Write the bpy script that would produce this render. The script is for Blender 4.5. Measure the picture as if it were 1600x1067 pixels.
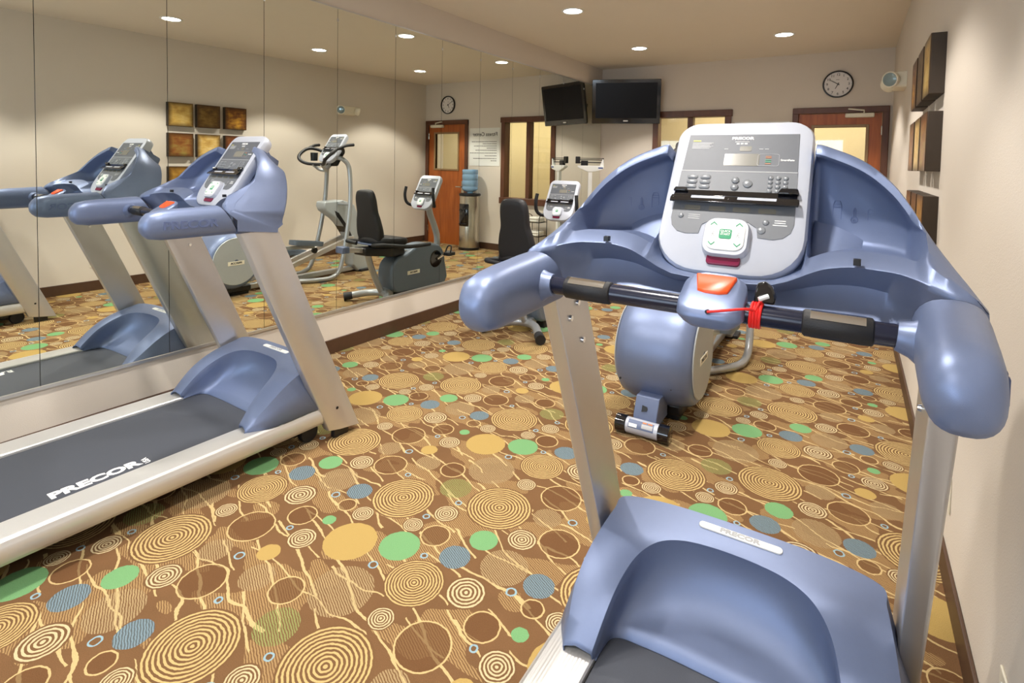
import bpy, math, random
from math import sin, cos, pi, radians, tan
from mathutils import Vector, Matrix
random.seed(7)
for o in list(bpy.data.objects): bpy.data.objects.remove(o)
SC = bpy.context.scene
COL = SC.collection

# ------------------------------------------------------------------ camera
# measured from the photograph: focal length 863 px of 1600, level shift lens
YAW, PIT, ROL = .5549, .0446, .0194
fw = Vector((-sin(YAW)*cos(PIT), cos(YAW)*cos(PIT), -sin(PIT)))
r0 = Vector((cos(YAW), sin(YAW), 0)); u0 = r0.cross(fw)
r1 = r0*cos(ROL)+u0*sin(ROL); u1 = -r0*sin(ROL)+u0*cos(ROL)
cam = bpy.data.cameras.new('camera'); co = bpy.data.objects.new('camera', cam); COL.objects.link(co)
cam.sensor_fit = 'HORIZONTAL'; cam.sensor_width = 36; cam.lens = 862.9/1600*36
cam.shift_y = -(533.5-293.2)/1600; cam.clip_start = .02
mw = Matrix((r1, u1, -fw)).transposed().to_4x4(); mw.translation = (0, 0, 1.42); co.matrix_world = mw
SC.camera = co

# ------------------------------------------------------------------ world, view, large lights
SC.view_settings.view_transform = 'Standard'; SC.view_settings.look = 'None'
SC.view_settings.gamma = 1; SC.view_settings.use_curve_mapping = False
SC.view_settings.exposure = 0.08
wd = bpy.data.worlds.new('world'); SC.world = wd; wd.use_nodes = True
wd.node_tree.nodes['Background'].inputs[0].default_value = (.62, .74, 1, 1)
wd.node_tree.nodes['Background'].inputs[1].default_value = 1.0
SPOT_W, GLOW_W, DAY_W, HALL_W = 158.0, 20.0, 70.0, 60.0
def area(name, loc, rot, sx, sy, w, colr):
    l = bpy.data.lights.new(name, 'AREA'); l.shape = 'RECTANGLE'; l.size = sx; l.size_y = sy; l.energy = w; l.color = colr
    o = bpy.data.objects.new(name, l); COL.objects.link(o); o.location = loc; o.rotation_euler = rot; return o

# room measures
L0, EPS = 3.268, .0244           # mirror wall: x = -L0 + tan(EPS) * y
XR, YF, YB, ZC = .325, 7.373, -2.3, 2.764
ADDED_DAYLIGHT = area('added_daylight', (-1.45, YB-.22, 1.55), (radians(90), 0, 0), 2.3, 1.35, DAY_W, (.72, .83, 1))  # added lamp sending cool light in through the invented back window
HALL = area('corridor_light', (-.8, YF+1.0, 2.6), (0, 0, 0), 3.2, .7, HALL_W, (1, .93, .78))

# ------------------------------------------------------------------ node helpers / materials
def new_mat(name):
    m = bpy.data.materials.new(name); m.use_nodes = True
    return m, m.node_tree, m.node_tree.nodes['Principled BSDF']
def mat(name, c, rough=.5, metal=0, var=.06, vscale=30, bump=0, bscale=200, spec=.5, emit=None, es=0, trans=0, coat=0, alpha=1):
    m, t, b = new_mat(name)
    n = t.nodes.new('ShaderNodeTexNoise'); n.inputs['Scale'].default_value = vscale; n.inputs['Detail'].default_value = 3
    tc = t.nodes.new('ShaderNodeTexCoord'); t.links.new(tc.outputs['Object'], n.inputs['Vector'])
    mx = t.nodes.new('ShaderNodeMix'); mx.data_type = 'RGBA'
    mx.inputs[6].default_value = (*[v*(1-var) for v in c], 1); mx.inputs[7].default_value = (*[min(1, v*(1+var)) for v in c], 1)
    t.links.new(n.outputs['Fac'], mx.inputs[0]); t.links.new(mx.outputs[2], b.inputs['Base Color'])
    b.inputs['Roughness'].default_value = rough; b.inputs['Metallic'].default_value = metal
    b.inputs['Specular IOR Level'].default_value = spec
    if coat: b.inputs['Coat Weight'].default_value = coat; b.inputs['Coat Roughness'].default_value = .1
    if trans: b.inputs['Transmission Weight'].default_value = trans
    if alpha < 1: b.inputs['Alpha'].default_value = alpha
    if emit: b.inputs['Emission Color'].default_value = (*emit, 1); b.inputs['Emission Strength'].default_value = es
    if bump:
        n2 = t.nodes.new('ShaderNodeTexNoise'); n2.inputs['Scale'].default_value = bscale; n2.inputs['Detail'].default_value = 2
        t.links.new(tc.outputs['Object'], n2.inputs['Vector'])
        bp = t.nodes.new('ShaderNodeBump'); bp.inputs['Strength'].default_value = bump; bp.inputs['Distance'].default_value = .002
        t.links.new(n2.outputs['Fac'], bp.inputs['Height']); t.links.new(bp.outputs[0], b.inputs['Normal'])
    return m
def S(r, g, b):
    f = lambda v: ((v/255+.055)/1.055)**2.4 if v > 10 else v/255/12.92
    return (f(r), f(g), f(b))
M = {}
M['wall'] = mat('wall_paint', S(214, 205, 194), .85, 0, .02, 3, .35, 260)
M['ceil'] = mat('ceiling_paint', S(230, 221, 208), .9, 0, .02, 2, .2, 220)
M['base'] = mat('baseboard_brown', S(74, 50, 34), .5, 0, .15, 20)
M['blue'] = mat('blue_grey_plastic', S(112, 126, 160), .4, .38, .03, 60, .12, 900)
M['blue_dark'] = mat('slate_plastic', S(96, 108, 138), .42, .1, .04, 60, .1, 900)
M['silver'] = mat('silver_plastic', S(188, 193, 206), .35, .1, .02, 40)
M['alu'] = mat('satin_aluminium', S(206, 204, 204), .34, .75, .03, 15)
M['chrome'] = mat('polished_steel', (.75, .75, .75), .12, 1, .02, 5)
M['tube'] = mat('silver_tube_paint', S(176, 180, 184), .3, .6, .02, 15)
M['white'] = mat('white_plastic', S(236, 238, 238), .35, 0, .02, 10)
M['black'] = mat('black_plastic', S(20, 20, 24), .35, 0, .1, 20)
M['blackgloss'] = mat('black_gloss', S(10, 11, 18), .08, 0, .05, 5, coat=.6)
M['rubber'] = mat('black_rubber', S(22, 23, 28), .55, 0, .1, 60, .2, 400)
M['grip'] = mat('dark_bar', S(28, 32, 52), .22, .1, .06, 40)
M['panel'] = mat('console_panel_grey', S(90, 94, 102), .5, .1, .04, 80)
M['panel2'] = mat('console_key_panel_grey', S(104, 108, 115), .5, .1, .04, 80)
M['lcd'] = mat('lcd_glass', S(122, 120, 112), .2, 0, .05, 120)
M['print_white'] = mat('white_print', S(240, 240, 240), .5, 0, .01, 5)
M['print_grey'] = mat('pale_grey_print', S(176, 178, 182), .5, 0, .01, 5)
M['print_yellow'] = mat('yellow_print', S(206, 200, 84), .5, 0, .01, 5)
M['print_red'] = mat('orange_print', S(190, 120, 70), .5, 0, .01, 5)
M['print_green'] = mat('green_print', S(36, 150, 104), .5, 0, .01, 5)
M['print_dark'] = mat('dark_print', S(62, 62, 62), .6, 0, .01, 5)
M['print_blue'] = mat('blue_print', S(50, 76, 150), .6, 0, .01, 5)
M['key'] = mat('key_grey', S(132, 136, 142), .3, .1, .02, 50)
M['orange'] = mat('orange_button', S(240, 84, 26), .35, 0, .03, 30)
M['red'] = mat('red_cord', S(226, 30, 28), .4, 0, .05, 60)
M['magenta'] = mat('sensor_window', S(120, 30, 66), .15, 0, .05, 20)
M['belt'] = mat('running_belt', S(62, 66, 76), .7, 0, .12, 500, .25, 900)
M['groove'] = mat('emboss_line', S(92, 106, 146), .5, 0, .02, 50)
M['seat'] = mat('black_upholstery', S(24, 25, 30), .5, 0, .1, 40, .25, 500)
M['grey_side'] = mat('pale_grey_shroud', S(170, 176, 180), .4, .15, .03, 30)
M['slate'] = mat('grey_shroud', S(98, 110, 124), .4, .1, .03, 30)
M['fixture'] = mat('ivory_fixture', S(232, 226, 208), .45, 0, .02, 10)
M['glass_lens'] = mat('lamp_lens', S(140, 160, 168), .12, .3, .05, 60)
M['wire'] = mat('black_wire', S(26, 26, 26), .45, .2, .05, 20)
M['paper'] = mat('poster_paper', S(232, 234, 232), .6, 0, .01, 5)
M['clockface'] = mat('clock_face', S(226, 222, 220), .5, 0, .01, 5)
M['art_side'] = mat('art_edge', S(58, 46, 34), .6, 0, .15, 20)
M['steel'] = mat('brushed_steel', S(196, 190, 178), .22, .95, .05, 12)
M['jug'] = mat('blue_jug_plastic', S(158, 200, 236), .12, 0, .03, 10, trans=.6)
M['trim_metal'] = mat('mirror_channel', S(206, 206, 206), .3, .8, .02, 10)
M['towel'] = mat('white_towel', S(232, 230, 224), .9, 0, .03, 60, .4, 200)
M['red_led'] = mat('indicator_led', S(255, 70, 40), .4, emit=(1, .12, .05), es=3)
M['lamp'] = mat('downlight_lens', (1, 1, 1), .4, emit=(1, .97, .9), es=GLOW_W)
def wood(name, c1, c2, scale):
    m, t, b = new_mat(name)
    tc = t.nodes.new('ShaderNodeTexCoord'); mp = t.nodes.new('ShaderNodeMapping'); mp.inputs['Scale'].default_value = scale
    n = t.nodes.new('ShaderNodeTexNoise'); n.inputs['Scale'].default_value = 6; n.inputs['Detail'].default_value = 6; n.inputs['Distortion'].default_value = .6
    cr = t.nodes.new('ShaderNodeValToRGB'); cr.color_ramp.elements[0].position = .3; cr.color_ramp.elements[1].position = .75
    cr.color_ramp.elements[0].color = (*c1, 1); cr.color_ramp.elements[1].color = (*c2, 1)
    t.links.new(tc.outputs['Object'], mp.inputs[0]); t.links.new(mp.outputs[0], n.inputs['Vector'])
    t.links.new(n.outputs['Fac'], cr.inputs[0]); t.links.new(cr.outputs[0], b.inputs['Base Color'])
    b.inputs['Roughness'].default_value = .38
    return m
M['door'] = wood('cherry_door', S(150, 76, 30), S(186, 104, 46), (3, 3, .35))
M['frame'] = wood('dark_wood_frame', S(84, 50, 34), S(104, 64, 44), (3, 3, .6))
def mirror_mat():
    m = bpy.data.materials.new('mirror_silver'); m.use_nodes = True; t = m.node_tree; t.nodes.clear()
    g = t.nodes.new('ShaderNodeBsdfGlossy'); g.inputs['Color'].default_value = (.86, .885, .82, 1); g.inputs['Roughness'].default_value = 0
    o = t.nodes.new('ShaderNodeOutputMaterial'); t.links.new(g.outputs[0], o.inputs[0]); return m
M['mirror'] = mirror_mat()
def pane_mat():
    m = bpy.data.materials.new('window_glass'); m.use_nodes = True; t = m.node_tree; t.nodes.clear()
    a = t.nodes.new('ShaderNodeBsdfTransparent'); a.inputs[0].default_value = (.96, .97, .95, 1)
    g = t.nodes.new('ShaderNodeBsdfGlossy'); g.inputs['Roughness'].default_value = .02
    x = t.nodes.new('ShaderNodeMixShader'); x.inputs[0].default_value = .06
    o = t.nodes.new('ShaderNodeOutputMaterial')
    t.links.new(a.outputs[0], x.inputs[1]); t.links.new(g.outputs[0], x.inputs[2]); t.links.new(x.outputs[0], o.inputs[0]); return m
M['pane'] = pane_mat()
def art_mat(i, c1, c2, c3):
    m, t, b = new_mat('metal_leaf_%d' % i)
    tc = t.nodes.new('ShaderNodeTexCoord'); mp = t.nodes.new('ShaderNodeMapping')
    mp.inputs['Location'].default_value = (i*3.1, i*1.7, i*2.3); mp.inputs['Scale'].default_value = (1, 4, 14)
    n = t.nodes.new('ShaderNodeTexNoise'); n.inputs['Scale'].default_value = 2.4; n.inputs['Detail'].default_value = 8; n.inputs['Roughness'].default_value = .68
    n2 = t.nodes.new('ShaderNodeTexNoise'); n2.inputs['Scale'].default_value = 9; n2.inputs['Detail'].default_value = 3
    cr = t.nodes.new('ShaderNodeValToRGB'); e = cr.color_ramp.elements
    e[0].position = .32; e[0].color = (*c1, 1); e[1].position = .7; e[1].color = (*c3, 1); k = e.new(.5); k.color = (*c2, 1)
    t.links.new(tc.outputs['Object'], mp.inputs[0]); t.links.new(mp.outputs[0], n.inputs['Vector']); t.links.new(tc.outputs['Object'], n2.inputs['Vector'])
    av = t.nodes.new('ShaderNodeMath'); av.operation = 'MULTIPLY_ADD'; av.inputs[1].default_value = .55
    t.links.new(n2.outputs['Fac'], av.inputs[0])
    ml = t.nodes.new('ShaderNodeMath'); ml.operation = 'MULTIPLY'; ml.inputs[1].default_value = .5; t.links.new(n.outputs['Fac'], ml.inputs[0]); t.links.new(ml.outputs[0], av.inputs[2])
    t.links.new(av.outputs[0], cr.inputs[0])
    # burnished dark border of the piece itself
    sp = t.nodes.new('ShaderNodeSeparateXYZ'); t.links.new(tc.outputs['Object'], sp.inputs[0])
    def absn(o):
        a = t.nodes.new('ShaderNodeMath'); a.operation = 'ABSOLUTE'; t.links.new(o, a.inputs[0]); return a.outputs[0]
    mxm = t.nodes.new('ShaderNodeMath'); mxm.operation = 'MAXIMUM'; t.links.new(absn(sp.outputs[1]), mxm.inputs[0]); t.links.new(absn(sp.outputs[2]), mxm.inputs[1])
    mr = t.nodes.new('ShaderNodeMapRange'); mr.inputs[1].default_value = .085; mr.inputs[2].default_value = .138; t.links.new(mxm.outputs[0], mr.inputs[0])
    mx = t.nodes.new('ShaderNodeMix'); mx.data_type = 'RGBA'; t.links.new(mr.outputs[0], mx.inputs[0]); t.links.new(cr.outputs[0], mx.inputs[6]); mx.inputs[7].default_value = (*S(66, 42, 24), 1)
    t.links.new(mx.outputs[2], b.inputs['Base Color']); b.inputs['Roughness'].default_value = .35; b.inputs['Metallic'].default_value = .25
    return m

# ------------------------------------------------------------------ mesh helpers
def catmull(P, k=6, closed=False):
    P = [Vector(p) for p in P]; n = len(P); out = []
    for i in range(n if closed else n-1):
        g = lambda j: P[j % n] if closed else P[max(0, min(n-1, j))]
        a, b, c, d = g(i-1), g(i), g(i+1), g(i+2)
        for s in range(k):
            t = s/k
            out.append(.5*((2*b)+(c-a)*t+(2*a-5*b+4*c-d)*t*t+(3*b-a-3*c+d)*t**3))
    if not closed: out.append(P[-1])
    return out
class G:
    def __init__(s): s.v = []; s.f = []
    def add(s, vs, fs):
        o = len(s.v); s.v += [tuple(v) for v in vs]; s.f += [tuple(i+o for i in f) for f in fs]; return s
    def box(s, x0, x1, y0, y1, z0, z1):
        return s.add([(x0,y0,z0),(x1,y0,z0),(x1,y1,z0),(x0,y1,z0),(x0,y0,z1),(x1,y0,z1),(x1,y1,z1),(x0,y1,z1)],
                     [(3,2,1,0),(4,5,6,7),(0,1,5,4),(1,2,6,5),(2,3,7,6),(3,0,4,7)])
    def loft(s, rings, cap=True, closed=True, ends=None):
        n = len(rings[0]); vs = [p for r in rings for p in r]; fs = []
        for i in range(len(rings)-1):
            for j in range(n if closed else n-1):
                a = i*n+j; b = i*n+(j+1) % n
                fs.append((a, b, b+n, a+n))
        if cap: fs.append(tuple(range(n-1, -1, -1))); fs.append(tuple((len(rings)-1)*n+j for j in range(n)))
        return s.add(vs, fs)
    def prism(s, poly, axis, a, b):
        def P(p, t):
            return {'x': (t, p[0], p[1]), 'y': (p[0], t, p[1]), 'z': (p[0], p[1], t)}[axis]
        return s.loft([[P(p, a) for p in poly], [P(p, b) for p in poly]])
    def tube(s, path, r, n=10, closed=False, cap=True):
        path = [Vector(p) for p in path]; m = len(path); rs = r if isinstance(r, (list, tuple)) else [r]*m
        T = []
        for i in range(m):
            a = path[(i-1) % m] if closed or i > 0 else path[i]; b = path[(i+1) % m] if closed or i < m-1 else path[i]
            T.append((b-a).normalized())
        up = Vector((0, 0, 1)) if abs(T[0].z) < .9 else Vector((1, 0, 0))
        N = (up-T[0]*up.dot(T[0])).normalized(); rings = []
        for i in range(m):
            N = (N-T[i]*N.dot(T[i])).normalized(); B = T[i].cross(N)
            rings.append([path[i]+(N*cos(2*pi*k/n)+B*sin(2*pi*k/n))*rs[i] for k in range(n)])
        if closed: rings.append(rings[0]); return s.loft(rings, cap=False)
        return s.loft(rings, cap=cap)
    def cyl(s, a, b, r, n=20, r2=None): return s.tube([a, b], [r, r if r2 is None else r2], n)
    def lathe(s, prof, axis='z', c=(0, 0, 0), n=32):
        rings = []
        for r, h in prof:
            ring = []
            for k in range(n):
                u, v = r*cos(2*pi*k/n), r*sin(2*pi*k/n)
                p = {'z': (u, v, h), 'x': (h, u, v), 'y': (v, h, u)}[axis]
                ring.append((p[0]+c[0], p[1]+c[1], p[2]+c[2]))
            rings.append(ring)
        return s.loft(rings)
    def ring_flat(s, pts_out, pts_in): # closed band between two loops
        n = len(pts_out); return s.add(list(pts_out)+list(pts_in), [(i, (i+1) % n, n+(i+1) % n, n+i) for i in range(n)])
def rrect(w, h, r, n=6, cx=0, cy=0, rb=None):
    rb = r if rb is None else rb; out = []
    for (sx, sy, a0, rr) in ((1, 1, 0, r), (-1, 1, 90, r), (-1, -1, 180, rb), (1, -1, 270, rb)):
        for k in range(n+1):
            a = radians(a0+90*k/n); out.append((cx+sx*(w/2-rr)+rr*cos(a), cy+sy*(h/2-rr)+rr*sin(a)))
    return out
def build(name, g, m, parent=None, smooth=35, bevel=0, sub=0, mtx=None, seg=2):
    me = bpy.data.meshes.new(name); me.from_pydata(g.v, [], g.f); me.validate(); me.update()
    import bmesh
    bm = bmesh.new(); bm.from_mesh(me); bmesh.ops.remove_doubles(bm, verts=bm.verts, dist=1e-6); bmesh.ops.recalc_face_normals(bm, faces=bm.faces); bm.to_mesh(me); bm.free()
    me.materials.append(M[m] if isinstance(m, str) else m)
    o = bpy.data.objects.new(name, me); COL.objects.link(o)
    if smooth:
        me.polygons.foreach_set('use_smooth', [True]*len(me.polygons))
        me.set_sharp_from_angle(angle=radians(smooth if not bevel else 60))
    if bevel:
        b = o.modifiers.new('bevel', 'BEVEL'); b.width = bevel; b.segments = seg; b.limit_method = 'ANGLE'; b.angle_limit = radians(40)
    if sub:
        b = o.modifiers.new('subdivision', 'SUBSURF'); b.levels = sub; b.render_levels = sub
    if parent: o.parent = parent
    if mtx is not None: o.matrix_local = mtx
    return o
def inst(src, parent, loc=None, mtx=None):
    o = src.copy(); COL.objects.link(o); o.parent = parent
    if mtx is not None: o.matrix_local = mtx
    elif loc is not None: o.location = loc
    return o
def thing(name, label, cat, loc=(0, 0, 0), rz=0, group=None):
    o = bpy.data.objects.new(name, None); COL.objects.link(o); o.empty_display_size = .1
    o.location = loc; o.rotation_euler = (0, 0, rz); o['label'] = label; o['category'] = cat
    if group: o['group'] = group
    return o
def tag(o, label, cat, group=None):
    o['label'] = label; o['category'] = cat
    if group: o['group'] = group
    return o
def struct(name, g, m, parent=None, **k):
    o = build(name, g, m, parent, **k)
    if not parent: o['kind'] = 'structure'
    return o
def copy_tree(o, parent=None):
    c = o.copy(); COL.objects.link(c); c.parent = parent
    for ch in list(o.children): copy_tree(ch, c)
    return c
def text(name, s, size, m, parent, mtx, depth=.0006, off=0, xs=1, align='CENTER'):
    cu = bpy.data.curves.new(name, 'FONT'); cu.body = s; cu.size = size; cu.extrude = depth; cu.offset = off; cu.align_x = align; cu.align_y = 'CENTER'
    cu.resolution_u = 3
    t = bpy.data.objects.new(name+'_tmp', cu); COL.objects.link(t)
    dg = bpy.context.evaluated_depsgraph_get(); me = bpy.data.meshes.new_from_object(t.evaluated_get(dg))
    bpy.data.objects.remove(t); bpy.data.curves.remove(cu)
    for v in me.vertices: v.co.x *= xs
    me.name = name; me.materials.clear(); me.materials.append(M[m])
    o = bpy.data.objects.new(name, me); COL.objects.link(o); o.parent = parent; o.matrix_local = mtx
    return o
T = Matrix.Translation
def RX(a): return Matrix.Rotation(radians(a), 4, 'X')
def RY(a): return Matrix.Rotation(radians(a), 4, 'Y')
def RZ(a): return Matrix.Rotation(radians(a), 4, 'Z')

# ------------------------------------------------------------------ carpet
CIRC = [('hatch',.18,.799,.108),('hatch',.609,.262,.086),('hatch',.87,.649,.06),('hatch',.601,.632,.058),('dgreen',.127,.562,.07),
 ('fill',.722,.516,.076),('fill',.015,.678,.057),('fill',.802,.153,.037),('fill',.699,.982,.056),('fill',.268,.239,.056),('fill',.583,.804,.085),
 ('bigring',.384,.564,.138),('bigring',.973,.352,.135),('bigring',.374,.99,.105),
 ('ring',.563,.069,.07),('ring',.582,.441,.059),('ring',.825,.887,.057),('ring',.392,.798,.045),('ring',.213,.382,.052),('ring',.908,.154,.046),('ring',.144,.234,.042),
 ('gold',.001,.999,.1),('gold',.787,.754,.041),('green',.188,.102,.076),('green',.453,.34,.054),('green',.822,.033,.027),
 ('blue',.415,.189,.057),('blue',.768,.26,.054),
 ('oblue',.18,.961,.018),('oblue',.31,.12,.014),('oblue',.153,.311,.015),('oblue',.698,.172,.019),('oblue',.726,.897,.014),('oblue',.21,.478,.015),('oblue',.859,.504,.014),('oblue',.709,.673,.019)]
def carpet():
    m, t, b = new_mat('patterned_carpet')
    def nd(ty): return t.nodes.new(ty)
    def lk(a, i): t.links.new(a, i)
    def put(i, v):
        if hasattr(v, 'links'): lk(v, i)
        else: i.default_value = v
    def ma(op, a, b_=0, c=0, clamp=False):
        n = nd('ShaderNodeMath'); n.operation = op; n.use_clamp = clamp
        for k, v in enumerate((a, b_, c)): put(n.inputs[k], v)
        return n.outputs[0]
    def vm(op, a, b_=(0,0,0), c=(0,0,0)):
        n = nd('ShaderNodeVectorMath'); n.operation = op
        for k, v in enumerate((a, b_, c)): put(n.inputs[k], v)
        return n.outputs['Value'] if op in ('LENGTH', 'DOT_PRODUCT') else n.outputs[0]
    def mix(f, a, b_):
        n = nd('ShaderNodeMix'); n.data_type = 'RGBA'; put(n.inputs[0], f)
        for k, v in ((6, a), (7, b_)):
            if hasattr(v, 'links'): lk(v, n.inputs[k])
            else: n.inputs[k].default_value = (*v, 1)
        return n.outputs[2]
    def noise(vec, sc, det=2, out='Fac'):
        n = nd('ShaderNodeTexNoise'); n.inputs['Scale'].default_value = sc; n.inputs['Detail'].default_value = det; lk(vec, n.inputs['Vector']); return n.outputs[out]
    P = nd('ShaderNodeTexCoord').outputs['Object']
    u = (.904, -.0444); v = (.0149, .8682); det = u[0]*v[1]-u[1]*v[0]
    wob = vm('SCALE', vm('SUBTRACT', noise(P, 60, 1, 'Color'), (.5, .5, .5))); wob.node.inputs['Scale'].default_value = .006
    Pw = vm('ADD', P, wob)
    Q = vm('SUBTRACT', Pw, (-1.546, 1.397, 0))
    s_ = vm('DOT_PRODUCT', Q, (v[1]/det, -v[0]/det, 0)); t_ = vm('DOT_PRODUCT', Q, (-u[1]/det, u[0]/det, 0))
    cb = nd('ShaderNodeCombineXYZ'); lk(s_, cb.inputs[0]); lk(t_, cb.inputs[1]); ST = cb.outputs[0]
    sx = nd('ShaderNodeSeparateXYZ'); lk(Pw, sx.inputs[0]); X, Y = sx.outputs[0], sx.outputs[1]
    BROWN, TAN, CREAM = S(106, 78, 52), S(162, 134, 92), S(192, 170, 122)
    GOLD, GREEN, BLUE, OUT, OLIVE, FILL = S(166, 140, 84), S(108, 152, 104), S(104, 118, 122), S(184, 160, 114), S(128, 134, 82), S(98, 68, 43)
    fleck = noise(P, 420, 2)
    col = mix(ma('MULTIPLY', ma('SUBTRACT', noise(P, 7, 2), .35), 1.2, 0, True), BROWN, S(120, 88, 60))
    hat = ma('GREATER_THAN', ma('SINE', ma('MULTIPLY', ma('ADD', Y, ma('MULTIPLY', X, .5)), 760)), -.15)
    # striped tan patches
    patch = ma('GREATER_THAN', noise(vm('MULTIPLY', Pw, (1, 1.6, 1)), 4.2, 1), .53)
    col = mix(ma('MULTIPLY', ma('MULTIPLY', patch, hat), .75), col, TAN)
    # flowing branch lines
    def lines(kx, ky, period, wd_, seed, amp, brk):
        off = vm('ADD', P, (seed, seed*2.3, 0))
        a = ma('ADD', ma('ADD', ma('MULTIPLY', X, kx), ma('MULTIPLY', Y, ky)), ma('MULTIPLY', noise(off, 3.2, 2), amp))
        fr = ma('ABSOLUTE', ma('SUBTRACT', ma('FRACT', ma('DIVIDE', a, period)), .5))
        wv = ma('MULTIPLY', noise(off, 9, 1), wd_*2/period)
        return ma('MULTIPLY', ma('LESS_THAN', fr, wv), ma('GREATER_THAN', noise(off, 5.5, 0), brk))
    ln = ma('MAXIMUM', lines(.42, 1, .115, .0042, 0, .16, .40), lines(.12, 1, .14, .0036, 4.2, .2, .43))
    col = mix(ma('MULTIPLY', ln, .85), col, CREAM)
    for kind, cs, ct, r in CIRC:
        w = nd('ShaderNodeVectorMath'); w.operation = 'WRAP'
        lk(vm('SUBTRACT', ST, (cs, ct, 0)), w.inputs[0]); w.inputs[1].default_value = (.5, .5, 1); w.inputs[2].default_value = (-.5, -.5, -1)
        d = vm('LENGTH', vm('MULTIPLY', w.outputs[0], (.905, .868, 0)))
        ins = ma('LESS_THAN', d, r)
        edge = ma('COMPARE', d, r, .0028)
        if kind == 'hatch':
            col = mix(ma('MULTIPLY', ma('MULTIPLY', ins, hat), .8), col, S(160, 140, 104))
        elif kind == 'dgreen':
            col = mix(ma('MULTIPLY', ma('MULTIPLY', ins, hat), .9), col, OLIVE)
        elif kind == 'fill':
            col = mix(ma('MULTIPLY', ins, .75), col, FILL); col = mix(edge, col, OUT)
        elif kind in ('bigring', 'ring'):
            n = 10 if kind == 'bigring' else 5
            col = mix(ins, col, BROWN)
            rg = ma('GREATER_THAN', ma('SINE', ma('MULTIPLY', d, 2*pi*n/r)), .05)
            col = mix(ma('MULTIPLY', ins, rg), col, S(182, 158, 108) if kind == 'bigring' else S(188, 172, 136))
        elif kind == 'oblue':
            col = mix(ins, col, BROWN); col = mix(ma('COMPARE', d, r-.003, .003), col, S(134, 160, 170))
        else:
            C = {'gold': GOLD, 'green': GREEN, 'blue': BLUE}[kind]
            if kind == 'blue':
                col = mix(ins, col, S(82, 90, 92)); col = mix(ma('MULTIPLY', ins, hat), col, S(112, 130, 140))
            else: col = mix(ins, col, C)
    fl = nd('ShaderNodeHueSaturation'); lk(col, fl.inputs['Color']); lk(ma('ADD', ma('MULTIPLY', fleck, .7), .66), fl.inputs['Value'])
    lk(fl.outputs[0], b.inputs['Base Color'])
    b.inputs['Roughness'].default_value = .95; b.inputs['Specular IOR Level'].default_value = .1
    bp = nd('ShaderNodeBump'); bp.inputs['Strength'].default_value = .5; bp.inputs['Distance'].default_value = .003; lk(fleck, bp.inputs['Height']); lk(bp.outputs[0], b.inputs['Normal'])
    return m
M['carpet'] = carpet()

# ------------------------------------------------------------------ room shell
XL = -3.5
struct('floor', G().box(XL, XR+.12, YB-.12, YF+.02, -.05, 0), 'carpet', smooth=0)
# ceiling with round cut-outs is closed by the recessed cans below it
struct('ceiling', G().box(XL, XR+.12, YB-.12, YF+.12, ZC, ZC+.06), 'ceil', smooth=0)
struct('wall_right', G().box(XR, XR+.12, YB-.12, YF+.12, 0, ZC), 'wall', smooth=0)
# left wall is turned by EPS; its local y runs along the wall
WL = Matrix.Translation((-L0, 0, 0)) @ Matrix.Rotation(-EPS, 4, 'Z')
wl = struct('wall_left', G().box(-.12, -.008, YB-.2, YF+.1, 0, ZC), 'wall', smooth=0); wl.matrix_world = WL
def wall_with_holes(x0, x1, z1, holes, y0, y1):
    g = G(); xs = sorted({x0, x1, *[h[0] for h in holes], *[h[1] for h in holes]})
    for a, b in zip(xs, xs[1:]):
        zz = [(h[2], h[3]) for h in holes if h[0] <= a and h[1] >= b]
        if not zz: g.box(a, b, y0, y1, 0, z1)
        else:
            lo, hi = zz[0]
            if lo > 0: g.box(a, b, y0, y1, 0, lo)
            if hi < z1: g.box(a, b, y0, y1, hi, z1)
    return g
DX0, DX1, DZ = -.655, .300, 2.125        # door frame outer
WX0, WX1, WZ0, WZ1 = -2.34, -1.345, .80, 2.135
struct('wall_far', wall_with_holes(XL, XR+.12, ZC, [(DX0+.04, DX1-.02, 0, DZ-.05), (WX0+.05, WX1-.05, WZ0+.05, WZ1-.05)], YF, YF+.12), 'wall', smooth=0)
struct('wall_back', wall_with_holes(XL, XR+.12, ZC, [(-2.6, -.3, .9, 2.2)], YB-.12, YB), 'wall', smooth=0)
# baseboards
BB = .105
g = G().box(XR-.012, XR, YB, YF, 0, BB); struct('baseboard_right', g, 'base', bevel=.003)
g = G().box(-.008, .006, YB-.1, YF-.02, 0, BB); o = struct('baseboard_left', g, 'base', bevel=.003); o.matrix_world = WL
for i, (a, b) in enumerate(((-3.08, DX0), (DX1, XR-.012))):
    struct('baseboard_far' if i == 0 else 'baseboard_far_corner', G().box(a, b, YF-.012, YF, 0, BB), 'base', bevel=.003)
struct('baseboard_back', G().box(-3.3, XR-.012, YB, YB+.012, 0, BB), 'base', bevel=.003)
# corridor beyond the far wall
struct('floor_corridor', G().box(-4.2, 1.6, YF+.02, YF+2.1, -.05, 0), 'carpet', smooth=0)
struct('wall_corridor', G().box(-4.2, 1.6, YF+1.9, YF+2.0, 0, 2.75), mat('corridor_paint', S(226, 206, 160), .85), smooth=0)
struct('wall_corridor_left', G().box(-4.3, -4.2, YF+.12, YF+2.0, 0, 2.75), 'wall', smooth=0)
struct('wall_corridor_right', G().box(1.6, 1.7, YF+.12, YF+2.0, 0, 2.75), 'wall', smooth=0)
struct('ceiling_corridor', G().box(-4.3, 1.7, YF+.12, YF+2.0, 2.75, 2.8), 'ceil', smooth=0)
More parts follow.
